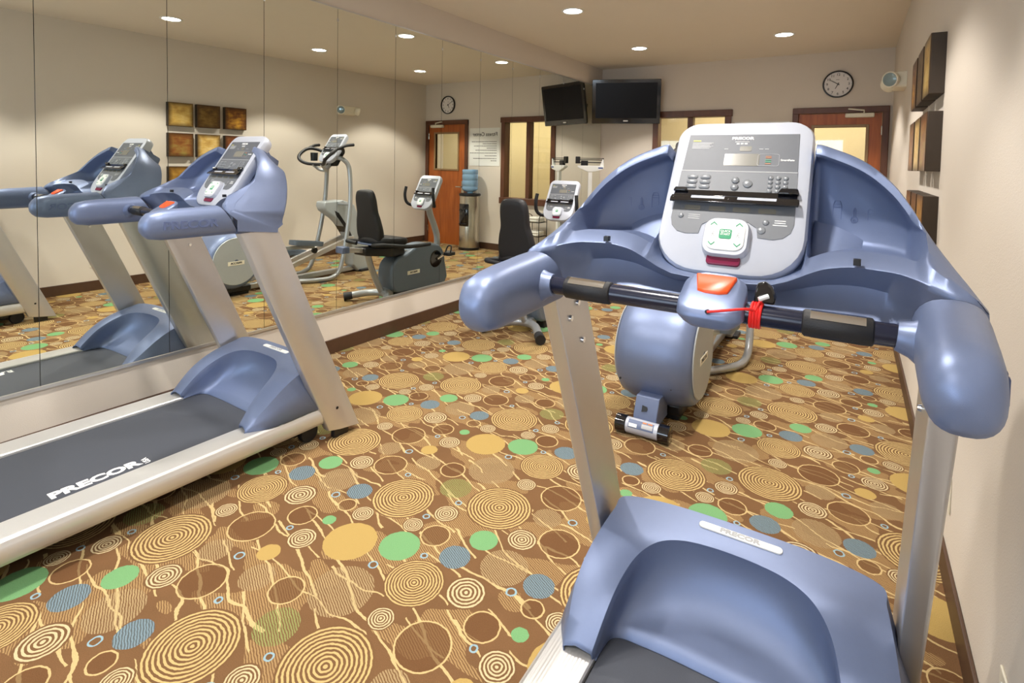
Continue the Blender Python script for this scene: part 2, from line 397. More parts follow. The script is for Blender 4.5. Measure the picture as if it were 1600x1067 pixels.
# window in the far wall
w = thing('window_1', 'interior', 'window'); del w['label']; del w['category']; w['kind'] = 'structure'; w.location = (0, YF, 0)
def bar(name, x0, x1, z0, z1, y0, y1, m='frame', p=w): return build(name, G().box(x0, x1, y0, y1, z0, z1), m, p, bevel=.006)
bar('window_frame', WX0, WX0+.075, WZ0, WZ1, -.03, .12); bar('window_frame', WX1-.075, WX1, WZ0, WZ1, -.03, .12)
bar('window_frame', WX0-.015, WX1+.015, WZ1-.075, WZ1+.01, -.036, .12); bar('window_sill', WX0-.015, WX1+.015, WZ0-.03, WZ0+.07, -.042, .12)
bar('window_mullion', -1.885, -1.815, WZ0+.07, WZ1-.075, -.012, .10)
for a, b in ((WX0+.075, -1.885), (-1.815, WX1-.075)): build('pane', G().box(a, b, .05, .056, WZ0+.07, WZ1-.075), 'pane', w, smooth=0)
# unseen window added to the back wall to let in cool light
w2 = thing('window_added', 'x', 'x'); del w2['label']; del w2['category']; w2['kind'] = 'structure'; w2.location = (0, YB, 0)
for (x0, x1, z0, z1) in ((-2.66, -2.6, .84, 2.26), (-.3, -.24, .84, 2.26), (-2.6, -.3, .84, .9), (-2.6, -.3, 2.2, 2.26), (-1.47, -1.43, .9, 2.2)):
    bar('window_frame', x0, x1, z0, z1, -.10, .02, 'white', w2)
for a, b in ((-2.6, -1.47), (-1.43, -.3)): build('pane', G().box(a, b, -.05, -.044, .9, 2.2), 'pane', w2, smooth=0)
# door
d = thing('door_1', 'x', 'x'); del d['label']; del d['category']; d['kind'] = 'structure'; d.location = (0, YF, 0)
bar('door_frame', DX0, DX0+.065, 0, DZ, -.03, .12, p=d); bar('door_frame', DX1-.065, DX1, 0, DZ, -.03, .12, p=d); bar('door_frame', DX0, DX1, DZ-.065, DZ+.006, -.032, .12, p=d)
LX0, LX1, LZ0, LZ1 = -.425, .085, 1.30, 1.90
dl = build('door_leaf', wall_with_holes(DX0+.067, DX1-.067, DZ-.068, [(LX0, LX1, LZ0, LZ1)], 0, .045), 'door', d, smooth=0)
for (x0, x1, z0, z1) in ((LX0-.03, LX0, LZ0-.03, LZ1+.03), (LX1, LX1+.03, LZ0-.03, LZ1+.03), (LX0, LX1, LZ0-.03, LZ0), (LX0, LX1, LZ1, LZ1+.03)):
    build('lite_trim', G().box(x0, x1, -.012, .057, z0, z1), mat('lite_trim', S(150, 120, 84), .4) if 'lite_trim' not in bpy.data.materials else bpy.data.materials['lite_trim'], dl, bevel=.003)
build('pane', G().box(LX0, LX1, .02, .026, LZ0, LZ1), 'pane', dl, smooth=0)
cl = build('door_closer', G().box(-.12, .16, -.065, -.005, 2.005, 2.055), 'fixture', dl, bevel=.012)
build('closer_arm', G().tube([(.06, -.035, 2.055), (.06, -.035, 2.085), (-.06, -.05, 2.10), (-.09, -.03, 2.105)], .009, 8), 'fixture', dl)
hd = build('handle_plate', G().box(-.585, -.515, -.008, 0, .86, 1.1), 'steel', dl, bevel=.004)
build('lever', G().tube([(-.55, -.008, 1.0), (-.55, -.055, 1.0), (-.44, -.06, 1.0)], .011, 10), 'steel', dl)
for z in (.25, 1.1, 1.86): build('hinge', G().cyl((DX1-.068, -.012, z-.05), (DX1-.068, -.012, z+.05), .009, 10), 'steel', d)

# ------------------------------------------------------------------ mirror wall
mir = thing('wall_mirror', 'tall frameless mirror of joined panels covering the left wall', 'mirror', (0, 0, .313)); mir.matrix_world = WL @ T((0, 0, .313))
pan = [1.0207+.5752*i for i in range(-5, 12)]+[YF-.01]
pm = build('mirror_panel', G().box(-.006, 0, 0, .5752-.003, 0, 2.194), 'mirror', mir, smooth=0); pm.location = (0, pan[0], 0)
for y in pan[1:-2]: inst(pm, mir, (0, y, 0))
build('mirror_channel', G().box(-.007, .006, pan[0], pan[-2], -.012, .004), 'trim_metal', mir, smooth=0)
build('mirror_channel', G().box(-.007, .004, pan[0], pan[-2], 2.19, 2.2), 'trim_metal', mir, smooth=0)
build('mirror_backing', G().box(-.0079, -.0062, pan[0], pan[-2], 0, 2.194), 'print_dark', mir, smooth=0)
clip0 = build('mirror_clip', G().box(0, .004, -.006, .006, 0, .02), 'trim_metal', mir, smooth=0); clip0.location = (0, pan[7], 2.1)
for i in range(8, 16): inst(clip0, mir, (0, pan[i], 2.1))

# ------------------------------------------------------------------ recessed ceiling lights
def downlight(x, y, label):
    t = thing('ceiling_light', label, 'ceiling light', (x, y, ZC), 0, 'round recessed downlights')
    pr = [(.098, 0), (.1, -.004), (.094, -.008), (.08, -.006), (.076, 0)]
    build('trim_ring', G().lathe(pr, n=32), 'white', t)
    build('lens', G().lathe([(.001, -.003), (.078, -.0035), (.078, 0), (.001, 0)], n=32), 'lamp', t)
    l = bpy.data.lights.new('downlight_bulb', 'SPOT'); l.energy = SPOT_W; l.color = (1, .94, .86); l.spot_size = radians(110); l.spot_blend = .28; l.shadow_soft_size = .07
    o = bpy.data.objects.new('downlight_bulb', l); COL.objects.link(o); o.parent = t; o.location = (0, 0, -.014)
for x, nm in ((-2.16, 'mirror-side'), (-.66, 'picture-wall side')):
    for y, wh in ((6.2, 'nearest the far wall'), (4.44, 'second from the far wall'), (2.75, 'third from the far wall'), (.95, 'fourth from the far wall'), (-.85, 'nearest the back wall')):
        downlight(x, y, 'round recessed downlight in the %s row, %s' % (nm, wh))

# ------------------------------------------------------------------ fitness console (shared by all four machines)
BTN = {}
def make_console(thing_, loc, tilt, key='tread', rack=True):
    """console face: local x right, y up along the face, z out of the face towards the user"""
    mtx = T(loc) @ RX(tilt)
    out = rrect(.31, .41, .05, 7, 0, .205, rb=.095)
    def ring(z, ins):
        return [((x*(1-ins/.155)), .205+(y-.205)*(1-ins/.205), z) for x, y in out]
    g = G().loft([ring(-.062, .03), ring(-.05, .006), ring(-.03, 0), ring(-.012, 0), ring(-.003, .004), ring(0, .012)])
    c = build('console', g, 'silver', thing_, smooth=40, mtx=mtx)
    I = Matrix.Identity(4)
    def flat(name, poly, z0, z1, m, **k): return build(name, G().prism(poly, 'z', z0, z1), m, c, **k)
    flat('display_panel', [(-.127, .262), (.127, .262), (.124, .368), (-.124, .368)], -.002, .0015, 'panel', smooth=0)
    lo = [(-.128, .2595), (-.130, .15)]+[(-.092-.038*cos(radians(a)), .128-.038*sin(radians(a))) for a in (0, 30, 60, 90)]+[(-.062, .092), (-.058, .115), (-.04, .128)]
    lo = lo+[(-x, y) for x, y in reversed(lo)]
    flat('key_panel', lo, -.002, .0015, 'panel2', smooth=0)
    flat('divider_line', [(-.128, .2596), (.128, .2596), (.128, .2618), (-.128, .2618)], -.002, .002, 'print_grey', smooth=0)
    # screens
    flat('main_screen', rrect(.078, .034, .003, 3, .006, .294), .001, .0022, 'lcd', smooth=0)
    flat('small_screen', rrect(.026, .014, .002, 3, .012, .326), .001, .0022, 'lcd', smooth=0)
    for k, x in enumerate((-.085, -.03, .022, .075)): flat('readout', rrect(.036, .012, .002, 3, x, .158), .001, .0022, 'lcd', smooth=0)
    # printed marks
    fr = rrect(.046, .033, .005, 4, .064, .294); fi = rrect(.0445, .0315, .0045, 4, .064, .294)
    g = G(); g.ring_flat([(x, y, .0024) for x, y in fr], [(x, y, .0024) for x, y in fi]); build('zone_box', g, 'print_grey', c, smooth=0)
    for yy, mm in ((.304, 'print_red'), (.300, 'print_red'), (.294, 'print_green'), (.289, 'print_green'), (.284, 'print_red')):
        flat('zone_mark', rrect(.013, .0018, .0008, 1, .064, yy), .001, .0023, mm, smooth=0)
    text('logo_lettering', 'PRECOR', .0105, 'print_white', c, T((.002, .356, .0018)), .0004, .0005, 1.25)
    text('rate_lettering', 'SmartRate', .0068, 'print_white', c, T((.104, .294, .0018)), .0003, .0002, 1)
    flat('printed_rule', rrect(.032, .0008, .0003, 1, .002, .346), .001, .0021, 'print_white', smooth=0)
    for x in (-.009, 0.0, .009): flat('printed_rule', rrect(.007, .0035, .0008, 1, x+.002, .3405), .001, .0021, 'print_white', smooth=0)
    flat('notice_heading', rrect(.019, .0032, .0006, 1, -.104, .349), .001, .0021, 'print_yellow', smooth=0)
    for k in range(6): flat('notice_line', rrect(.05-.004*(k % 3), .0016, .0004, 1, -.089-.002*(k % 3), .343-.0032*k), .001, .002, 'print_grey', smooth=0)
    for x in (-.032, .046, .058): flat('printed_rule', rrect(.009, .0018, .0004, 1, x, .325), .001, .002, 'print_grey', smooth=0)
    # keys
    if 'round' not in BTN:
        BTN['oval'] = rrect(.024, .0105, .005, 5)
    def key_(name, poly, x, y, m, h=.004):
        n = len(poly)
        g = G().loft([[(px+x, py+y, .001) for px, py in poly], [(px+x, py+y, h*.7) for px, py in poly], [(px*.8+x, py*.8+y, h) for px, py in poly]])
        return build(name, g, m, c, smooth=50)
    for x in (-.098, -.068):
        for y in (.243, .2295, .216): key_('menu_key', rrect(.025, .0105, .005, 4), x, y, 'key')
    circ = lambda r: [(r*cos(2*pi*k/14), r*sin(2*pi*k/14)) for k in range(14)]
    key_('arrow_key', circ(.0085), 0.0, .236, 'key', .005); key_('arrow_key', circ(.0085), 0, .217, 'key', .005); key_('enter_key', circ(.0105), .027, .228, 'key', .005)
    for i in range(3):
        for j in range(4): key_('number_key', circ(.0055), .074+.0155*i, .245-.0115*j, 'key', .004)
    key_('option_key', circ(.0065), -.108, .135, 'key'); key_('option_key', circ(.0065), .075, .13, 'key'); key_('fan_key', circ(.0085), .068, .11, 'key')
    for k in range(3):
        flat('printed_rule', rrect(.026, .0018, .0004, 1, -.078, .139-.0048*k), .001, .002, 'print_grey', smooth=0)
        flat('printed_rule', rrect(.022+.006*(k == 2), .0018, .0004, 1, .103, .136-.0055*k), .001, .002, 'print_white', smooth=0)
    # quick-start pad
    pp = rrect(.098, .094, .026, 6, 0, .082)
    g = G().loft([[(x, y, -.002) for x, y in pp], [(x*.97, .082+(y-.082)*.97, .012) for x, y in pp], [(x*.92, .082+(y-.082)*.92, .017) for x, y in pp]])
    kb = build('keypad_boss', g, 'silver', c, smooth=40)
    kp = rrect(.080, .074, .02, 6, 0, .084)
    flat('keypad', kp, .014, .0195, 'white', bevel=.002)
    flat('start_button', rrect(.026, .024, .004, 4, 0, .086), .018, .0205, 'print_green', bevel=.001)
    text('start_lettering', 'QUICK\nSTART', .0072, 'print_white', c, T((0, .0885, .0206)), .0003, .0001, .95)
    for sx in (-1, 1):
        for (yy, up) in ((.108, 1), (.060, -1)):
            g = G(); x0 = .0265*sx
            for q in (-1, 1):
                a = Vector((x0, yy+.004*up, .0198)); b = Vector((x0+.007*q, yy-.003*up, .0198)); n = Vector((0, .0030, 0))
                g.add([a, b, b+n, a+n, *[p+Vector((0, 0, .0006)) for p in (a, b, b+n, a+n)]], [(0,1,2,3),(4,5,6,7),(0,1,5,4),(2,3,7,6),(1,2,6,5),(0,3,7,4)])
            build('speed_arrow' if sx > 0 else 'incline_arrow', g, 'print_green', c, smooth=0)
        # small runner figure
        g = G(); x0 = .026*sx; z = .0199
        def st(a, b, w):
            a = Vector((x0+a[0], .084+a[1], z)); b = Vector((x0+b[0], .084+b[1], z)); n = (b-a).normalized().cross(Vector((0, 0, 1)))*w
            g.add([a-n, b-n, b+n, a+n], [(0, 1, 2, 3)])
        st((0, .003), (-.001, -.001), .0011); st((-.001, -.001), (.003, -.003), .0007); st((.003, -.003), (.002, -.007), .0007); st((-.001, -.001), (-.003, -.005), .0007); st((-.003, -.005), (-.006, -.005), .0007)
        st((0, .002), (.004, 0), .0006); st((0, .002), (-.004, .001), .0006); st((.001, .0042), (.001, .0066), .0013)
        build('runner_icon', g, 'print_grey', c, smooth=0)
    flat('sensor_window', rrect(.07, .024, .008, 4, 0, .030), -.001, .006, 'magenta', bevel=.002)
    # reading rack
    if rack:
        g = G()   # thin plate tilted out of the face, with two long slots
        for x0, x1, y0, y1 in ((-.132, .132, -.008, .013), (-.136, .136, .024, .036), (-.136, -.090, .013, .024), (-.016, .012, .013, .024), (.092, .136, .013, .024)):
            g.box(x0, x1, y0, y1, 0, .0045)
        rk = build('reading_rack', g, 'blackgloss', c, bevel=.001, mtx=T((0, .1985, .006)) @ RX(157))
        for xa, xb in ((-.090, -.016), (.012, .092)): build('slot_fill_bright', G().box(xa, xb, .013, .024, .001, .0035), 'silver', c, smooth=0, mtx=T((0, .1985, .006)) @ RX(157))  # silver strips added to brighten slots that would otherwise sit in shade
        build('rack_tab', G().prism([(.092, .198), (.136, .198), (.132, .213), (.098, .213)], 'z', .002, .014), 'blackgloss', c, bevel=.003)
        build('rack_tab', G().prism([(-.136, .198), (-.10, .198), (-.106, .209), (-.132, .209)], 'z', .002, .012), 'blackgloss', c, bevel=.003)
    return c

# ------------------------------------------------------------------ treadmill
def make_treadmill():
    t = thing('treadmill', '', 'treadmill', (0, 0, 0), 0, 'matching blue-grey treadmills')
    # frame under the deck
    build('base_frame', G().box(-.31, .31, -1.02, .74, .05, .150), 'black', t, bevel=.008)
    bf = build('deck', G().box(-.276, .276, -1.03, .60, .1505, .168), 'rubber', t, bevel=.003)
    for x in (-.33, .33):
        build('lift_wheel', G().lathe([(.012, -.02), (.046, -.02), (.05, -.014), (.05, .014), (.046, .02), (.012, .02)], 'x', (x*.95, .765, .05), 24), 'rubber', t)
        build('lift_arm', G().prism([(.48, .06), (.80, .03), (.81, .08), (.48, .12)], 'x', x*.88-.012, x*.88+.012), 'black', t, bevel=.004)
        build('rear_foot', G().lathe([(.03, 0), (.034, .004), (.03, .03), (.012, .05)], 'z', (x*.85, -.95, 0), 16), 'rubber', t)
    # belt
    bp = [(-1.03, .12), (-1.045, .15), (-1.03, .1735), (.555, .1735), (.575, .168), (.585, .15), (.575, .12)]
    b = build('running_belt', G().prism(bp, 'x', -.268, .268), 'belt', t, smooth=0)
    mt = T((.208, -.095, .1738)) @ RZ(90)
    text('belt_lettering', 'PRECOR', .066, 'print_white', b, mt, .0003, .0032, 1.18)
    text('belt_lettering', 'USA', .030, 'print_white', b, T((.213, .075, .1738)) @ RZ(180), .0003, .0008, .9)
    # side rails
    prof = [(.272, .12), (.272, .181), (.276, .186), (.288, .187), (.30, .1885), (.375, .1885), (.386, .187), (.389, .1845), (.3915, .186), (.398, .181), (.4045, .165), (.406, .145), (.400, .115), (.386, .096), (.36, .088), (.272, .088)]
    for s in (-1, 1):
        r = build('side_rail', G().prism([(x*s, z) for x, z in prof], 'y', -1.08, .815), 'rail', t, smooth=30)
        build('rail_end_cap', G().prism([(x*s, z) for x, z in prof], 'y', -1.10, -1.08), 'blue_dark', r, smooth=30)
    build('rear_roller_cover', G().prism([(-1.09, .1), (-1.09, .16), (-1.06, .178), (-1.045, .178), (-1.05, .1)], 'x', -.27, .27), 'blue_dark', t, bevel=.004)
    # motor hood: horseshoe sweep (outer bottom, outer rim, inner rim, hollow, belt line), right half mirrored
    A = [(.345,.415,.188),(.392,.50,.189),(.402,.58,.189),(.402,.66,.189),(.402,.73,.19),(.402,.80,.19),(.37,.88,.19),(.2,.925,.19),(0,.935,.19)]
    Bq = [(.342,.42,.20),(.362,.50,.268),(.364,.56,.312),(.358,.62,.345),(.350,.68,.368),(.341,.745,.385),(.328,.80,.398),(.2,.825,.405),(0,.83,.407)]
    Cq = [(.318,.425,.207),(.30,.50,.286),(.29,.56,.332),(.28,.62,.366),(.262,.668,.386),(.23,.705,.392),(.18,.73,.394),(.10,.742,.395),(0,.746,.395)]
    Dq = [(.276,.43,.200),(.262,.50,.278),(.25,.56,.322),(.232,.615,.353),(.205,.657,.373),(.17,.688,.383),(.12,.711,.387),(.06,.722,.388),(0,.725,.388)]
    Eq = [(.268,.432,.195),(.254,.505,.262),(.241,.568,.30),(.222,.622,.325),(.195,.662,.34),(.16,.69,.347),(.11,.71,.351),(.055,.72,.352),(0,.722,.353)]
    Fq = [(.268,.44,.185),(.262,.51,.215),(.25,.56,.225),(.225,.595,.232),(.19,.615,.235),(.15,.63,.237),(.10,.638,.238),(.05,.642,.238),(0,.643,.238)]
    Eq = [(x_-.004 if x_ > .01 else x_, y_+.004, z_-.014) for x_, y_, z_ in Dq]
    Fq = [(.272,.45,.18),(.270,.545,.20),(.262,.60,.21),(.245,.645,.215),(.215,.675,.218),(.17,.695,.22),(.11,.705,.222),(.055,.71,.222),(0,.712,.222)]
    Hq = [(.268,.445,.176),(.266,.50,.176),(.258,.53,.176),(.235,.545,.176),(.19,.55,.176),(.15,.553,.176),(.10,.555,.176),(.05,.555,.176),(0,.555,.176)]
    def lerp(P_, Q_, k_): return [tuple(p_[i]+(q_[i]-p_[i])*k_ for i in range(3)) for p_, q_ in zip(P_, Q_)]
    def quad(P_, Q_, R_, k_): return [tuple((1-k_)**2*p_[i]+2*k_*(1-k_)*q_[i]+k_*k_*r_[i] for i in range(3)) for p_, q_, r_ in zip(P_, Q_, R_)]
    A2 = quad(A, [(b_[0]+.012, b_[1], a_[2]+(b_[2]-a_[2])*.75) for a_, b_ in zip(A, Bq)], Bq, .5)
    rails = [A, A2, Bq, Cq, Dq]+[quad(Eq, Fq, Hq, k_/6) for k_ in range(7)]
    dense = []
    for R_ in rails:
        half = R_+[(-x, y, z) for x, y, z in reversed(R_[:-1])]
        dense.append(catmull(half, 6))
    n = len(dense[0])
    g = G().loft([[dense[k][i] for k in range(len(dense))] for i in range(n)], cap=False, closed=False)
    hood = build('motor_hood', g, 'blue', t, smooth=34)
    sm = hood.modifiers.new('shell', 'SOLIDIFY'); sm.thickness = .004; sm.offset = -1
    bdg = build('badge_plate', G().prism(rrect(.215, .024, .011, 6), 'z', -.004, .003), 'white', hood, bevel=.001, mtx=T((0.005, .787, .4015)) @ RX(8))
    # badge lettering belongs to the hood
    text('badge_lettering', 'PRECOR', .021, 'print_grey', hood, T((0.005, .787, .4047)) @ RX(8), .0005, .0009, 1.3)
    # uprights
    for s in (-1, 1):
        cs = [(.364, .0), (.402, .0), (.408, .004), (.420, .058), (.420, .168), (.415, .175), (.368, .175), (.364, .171)]
        bot = [(x*s, .822+d_*1.05, .055-d_*.15) for x, d_ in cs]; top = [(x*s, .362+d_, 1.105) for x, d_ in cs]
        u = build('upright', G().loft([bot, top]), 'alu', t, smooth=25, bevel=.0025)
        xi = .3635*s
        for (yy, zz) in ((.447, 1.03), (.487, 1.062), (.525, .955)):
            build('bolt', G().cyl((xi+.004*s, yy, zz), (xi-.006*s, yy, zz), .009, 12, .007), 'chrome', u, smooth=40)
        build('screw_hole', G().cyl((.4205*s, .862, .165), (.4215*s, .862, .165), .0075, 12), 'black', u)
        build('foot_bracket', G().box(min(.372*s, .40*s), max(.372*s, .40*s), .86, .95, 0, .05), 'black', t, bevel=.004)
    # arms
    for s in (-1, 1):
        st = [(.002, .012, .0, 1.150), (.007, .034, .024, 1.1505), (.016, .047, .037, 1.151), (.03, .056, .050, 1.152), (.07, .0595, .0575, 1.153), (.13, .0595, .060, 1.155), (.20, .0590, .0605, 1.156), (.27, .0585, .0615, 1.1575), (.318, .0585, .062, 1.158)]
        rings = []
        for y, w_, h_, zc in st:
            h_ = max(h_, .006); ty_ = min(1, max(0, y)/.3); xc = .356+.018*ty_; w_ *= .70+.16*ty_; sk = .036*min(1, max(0, y-.1)/.2)
            ring = []
            for k in range(28):
                a = 2*pi*k/28; ca, sa = cos(a), sin(a); e = .78
                px = w_*math.copysign(abs(ca)**e, ca); pz = h_*math.copysign(abs(sa)**e, sa)
                ring.append(((xc+px)*s, y-sk*(pz/.06), zc+pz))
            rings.append(ring)
        arm = build('arm', G().loft(rings), 'blue', t, smooth=60)
        build('seam_gasket', G().loft([[(x*1.0, y+.002, z) for x, y, z in rings[-1]], [(((abs(x)-.374)*.97+.374)*s, y+.006, 1.158+(z-1.158)*.97) for x, y, z in rings[-1]]], cap=False), 'black', arm)
        if True:
            mt = (T((.4129, .165, 1.152)) @ RZ(84.8) @ RX(90)) if s > 0 else (T((-.4129, .165, 1.152)) @ RZ(-84.8) @ RX(90))
            text('embossed_lettering', 'PRECOR', .043, 'groove', arm, mt, .0012, .0012, 1.25)
        build('bar_collar', G().tube([(.335*s, .232, 1.158), (.318*s, .232, 1.16), (.300*s, .232, 1.162)], [.04, .028, .0225], 20), 'blue', arm, smooth=50)
    # cowl: sections across x; 14 points each, from the lower front edge round over the rim to the lower back edge
    def sec(x):
        ax = abs(x)
        def I_(xs, ys):
            if ax <= xs[0]: return ys[0]
            n_ = len(xs)
            def slope(i):
                if i == 0 or i == n_-1: return 0 if i == 0 else (ys[-1]-ys[-2])/(xs[-1]-xs[-2])
                a_, b_ = (ys[i]-ys[i-1])/(xs[i]-xs[i-1]), (ys[i+1]-ys[i])/(xs[i+1]-xs[i])
                return 0 if a_*b_ <= 0 else 2*a_*b_/(a_+b_)
            for i in range(n_-1):
                if ax <= xs[i+1]:
                    h_ = xs[i+1]-xs[i]; w_ = (ax-xs[i])/h_; m0, m1 = slope(i)*h_, slope(i+1)*h_
                    return (2*w_**3-3*w_*w_+1)*ys[i]+(w_**3-2*w_*w_+w_)*m0+(3*w_*w_-2*w_**3)*ys[i+1]+(w_**3-w_*w_)*m1
            return ys[-1]
        K = [0, .10, .150, .162, .20, .25, .30, .33, .350, .38, .41, .436]
        rim_z = I_(K, [1.40, 1.40, 1.42, 1.474, 1.462, 1.438, 1.394, 1.350, 1.312, 1.264, 1.230, 1.200])
        rim_y = I_(K, [.69, .69, .67, .573, .563, .546, .516, .487, .459, .405, .352, .326])
        lz = I_(K, [1.180, 1.186, 1.208, 1.215, 1.232, 1.240, 1.240, 1.236, 1.230, 1.224, 1.217, 1.195])     # ledge lip
        ly = I_(K, [.400, .398, .395, .394, .392, .385, .365, .340, .322, .302, .298, .312])
        bz = I_(K, [1.138, 1.139, 1.141, 1.141, 1.143, 1.142, 1.132, 1.120, 1.108, 1.097, 1.096, 1.110])     # lower front edge
        by = I_(K, [.402, .402, .404, .404, .406, .404, .390, .370, .358, .350, .350, .345])
        ps = I_(K, [0, 0, 0, 1, 1, 1, 1, 1, 0, 0, 0, 0])          # pocket strength
        ctr = I_(K, [1, 1, 1, 0, 0, 0, 0, 0, 0, 0, 0, 0])         # behind the console
        fy = ly+.062*ps+.03*(1-ps)*I_([0, .3, .436], [1, 1, .2]); fz = lz+.024*ps+(rim_z-lz)*.35*(1-ps)
        fy += (.48-fy)*ctr; fz += (lz+.006-fz)*ctr
        sc_ = I_(K, [1, 1, 1, 1, 1, 1, 1, .7, .4, 0, 0, 0])
        pts = [(by, bz), (by+.022*sc_, bz+(lz-bz)*.25), (by+.034*sc_, bz+(lz-bz)*.55), (ly+.018*sc_, lz-.012), (ly+.004, lz-.001), (ly+.008, lz+.002), (fy-.003, fz)]
        def bl(p, q): return (q[0]+(p[0]-q[0])*ps, q[1]+(p[1]-q[1])*ps)
        def cc(k_): return (fy+(rim_y-fy)*k_, fz+(rim_z-fz)*k_)
        pts += [bl((fy, fz-.003), cc(.15)), bl((fy+.004, fz-.014), cc(.3)), bl((rim_y+.03, fz-.012), cc(.42)), bl((rim_y+.048, fz+.004), cc(.55)), bl((rim_y+.056, rim_z-.045), cc(.7)), bl((rim_y+.046, rim_z-.03), cc(.8)),
                bl((rim_y-.008, rim_z-.026), cc(.88)), bl((rim_y-.012, rim_z-.022), cc(.94))]
        pts += [(rim_y-.004, rim_z-.003), (rim_y+.004, rim_z), (rim_y+.04, rim_z-.012)]
        bkz = I_(K, [1.34, 1.34, 1.34, 1.362, 1.362, 1.355, 1.338, 1.312, 1.288, 1.245, 1.205, 1.165]); bky = I_(K, [.72, .72, .70, .66, .658, .654, .646, .636, .626, .606, .585, .56])
        bt = bz-.006+(1.088-bz+.006)*I_([0, .25, .34, .436], [0, 0, 1, 1])
        pts += [(bky-.004, bkz+.02), (bky, bkz), (bky-.012, bkz-.035), (.556, bt+(bkz-bt)*.45), (.532, bt+(bkz-bt)*.22), (.530, bt)]
        xo = x if ax < .38 else math.copysign(.38+(ax-.38)*.78, x)
        return [(xo, p[0], p[1]) for p in pts]
    xs = [0, .05, .10, .13, .15, .154, .158, .162, .17, .18, .19]+[.20+.01*i for i in range(13)]+[.325, .33, .335, .34, .345, .35, .358, .366, .374, .382, .39, .398, .406, .414, .422, .43, .436]
    xs = [-v for v in reversed(xs[1:])]+xs
    cowl = build('cowl', G().loft([sec(x) for x in xs]), 'blue', t, smooth=60)
    # moulded pocket symbols: bottle, key, phone
    def icons(s):
        def ln(g, pts, w=.0014):
            for a, b in zip(pts, pts[1:]):
                a, b = Vector(a), Vector(b); dd = (b-a).normalized(); nn = Vector((dd.z, 0, -dd.x))*w/2; e = Vector((0, -.0015, 0))
                g.add([a-nn, b-nn, b+nn, a+nn, a-nn+e, b-nn+e, b+nn+e, a+nn+e], [(0,1,2,3),(4,5,6,7),(0,1,5,4),(1,2,6,5),(2,3,7,6),(3,0,4,7)])
        Y0 = .0
        gb = G(); gk = G(); gp = G()
        ln(gb, [(-.0085,Y0,-.022),(.0085,Y0,-.022),(.0085,Y0,.014),(.007,Y0,.02),(.005,Y0,.025),(-.005,Y0,.025),(-.007,Y0,.02),(-.0085,Y0,.014),(-.0085,Y0,-.022)]); ln(gb, [(-.0085,Y0,.012),(.0085,Y0,.012)]); ln(gb, [(-.0085,Y0,.018),(.0085,Y0,.018)])
        ln(gk, [(.007*cos(a*pi/6),Y0,-.014+.007*sin(a*pi/6)) for a in range(13)]); ln(gk, [(.0025*cos(a*pi/4),Y0,-.016+.0025*sin(a*pi/4)) for a in range(9)]); ln(gk, [(-.002,Y0,-.007),(-.002,Y0,.008),(0,Y0,.012),(.002,Y0,.008),(.002,Y0,-.007)])
        ln(gp, [(-.007,Y0,-.018),(.007,Y0,-.018),(.008,Y0,.008),(.006,Y0,.011),(-.006,Y0,.011),(-.008,Y0,.008),(-.007,Y0,-.018)]); ln(gp, [(-.006,Y0,.006),(.006,Y0,.006)]); ln(gp, [(-.006,Y0,0),(.006,Y0,0)]); ln(gp, [(-.006,Y0,-.006),(.006,Y0,-.006)])
        for nm, g_, x in (('bottle_symbol', gb, .205), ('key_symbol', gk, .238), ('phone_symbol', gp, .270)):
            build(nm, g_, 'groove', cowl, smooth=0, mtx=T((x*s, .6155-(x-.2)*.36, 1.325)) @ RZ(17*s*-1))
    icons(1); icons(-1)
    for s in (-1, 1): build('headphone_clip', G().box(.245*s-.006, .245*s+.006, .378, .392, 1.244, 1.256), 'black', cowl, bevel=.001)
    make_console(t, (0, .425, 1.192), 56.5)
    build('console_neck', G().prism([(.49, 1.19), (.56, 1.2), (.70, 1.42), (.67, 1.47), (.62, 1.40)], 'x', -.12, .12), 'blue_dark', t, bevel=.01)
    # handlebar
    hb = build('handlebar', G().tube([(-.305, .232, 1.162), (.305, .232, 1.162)], .0185, 24), 'grip', t, smooth=50)
    for s in (-1, 1):
        build('pulse_grip', G().tube([(.17*s, .232, 1.162), (.173*s, .232, 1.162), (.268*s, .232, 1.162), (.271*s, .232, 1.162)], [.0195, .0225, .0225, .0195], 24), 'rubber', hb, smooth=50)
        for up in (40, 230):
            g = G(); rows = []
            for i in range(7):
                a = radians(up+i*12-36+30)
                rows.append([(xx*s, .232-cos(a)*.0232, 1.162+sin(a)*.0232) for xx in (.182, .26)])
            g.loft(rows, cap=False, closed=False); build('pulse_sensor', g, 'chrome', hb, smooth=60)
    # stop pod
    PX = .024
    def pod(z, k, y0, tz=0): return [(x*k+PX, y0+y*k, z+.006+tz*y*k) for x, y in rrect(.116, .092, .03, 6)]
    p = build('stop_pod', G().loft([pod(1.128, .62, .225), pod(1.135, .8, .225), pod(1.146, .97, .225), pod(1.150, 1.0, .225), pod(1.180, .98, .23, .42), pod(1.186, .95, .232, .5), pod(1.194, .76, .238, .55), pod(1.196, .70, .240, .55)]), 'blue', t, smooth=50)
    sb = [(-.036, .265), (.036, .265), (.026, .229), (.012, .225), (-.012, .225), (-.026, .229)]
    o = build('stop_button', G().loft([[(x+PX, y-.004, 1.199+(y-.244)*.55) for x, y in sb], [(x+PX, y-.005, 1.2055+(y-.244)*.55) for x, y in sb], [(x*.95+PX, .240+(y-.245)*.95, 1.2075+(y-.244)*.55) for x, y in sb]]), 'orange', p, smooth=40)
    text('stop_lettering', 'STOP', .0095, 'print_white', p, T((PX, .2475, 1.2118)) @ RX(28.8), .0003, .0004, 1.3)
    build('clip_hole', G().cyl((PX+.002, .1835, 1.168), (PX+.002, .1785, 1.168), .0038, 12), 'black', p)
    return t
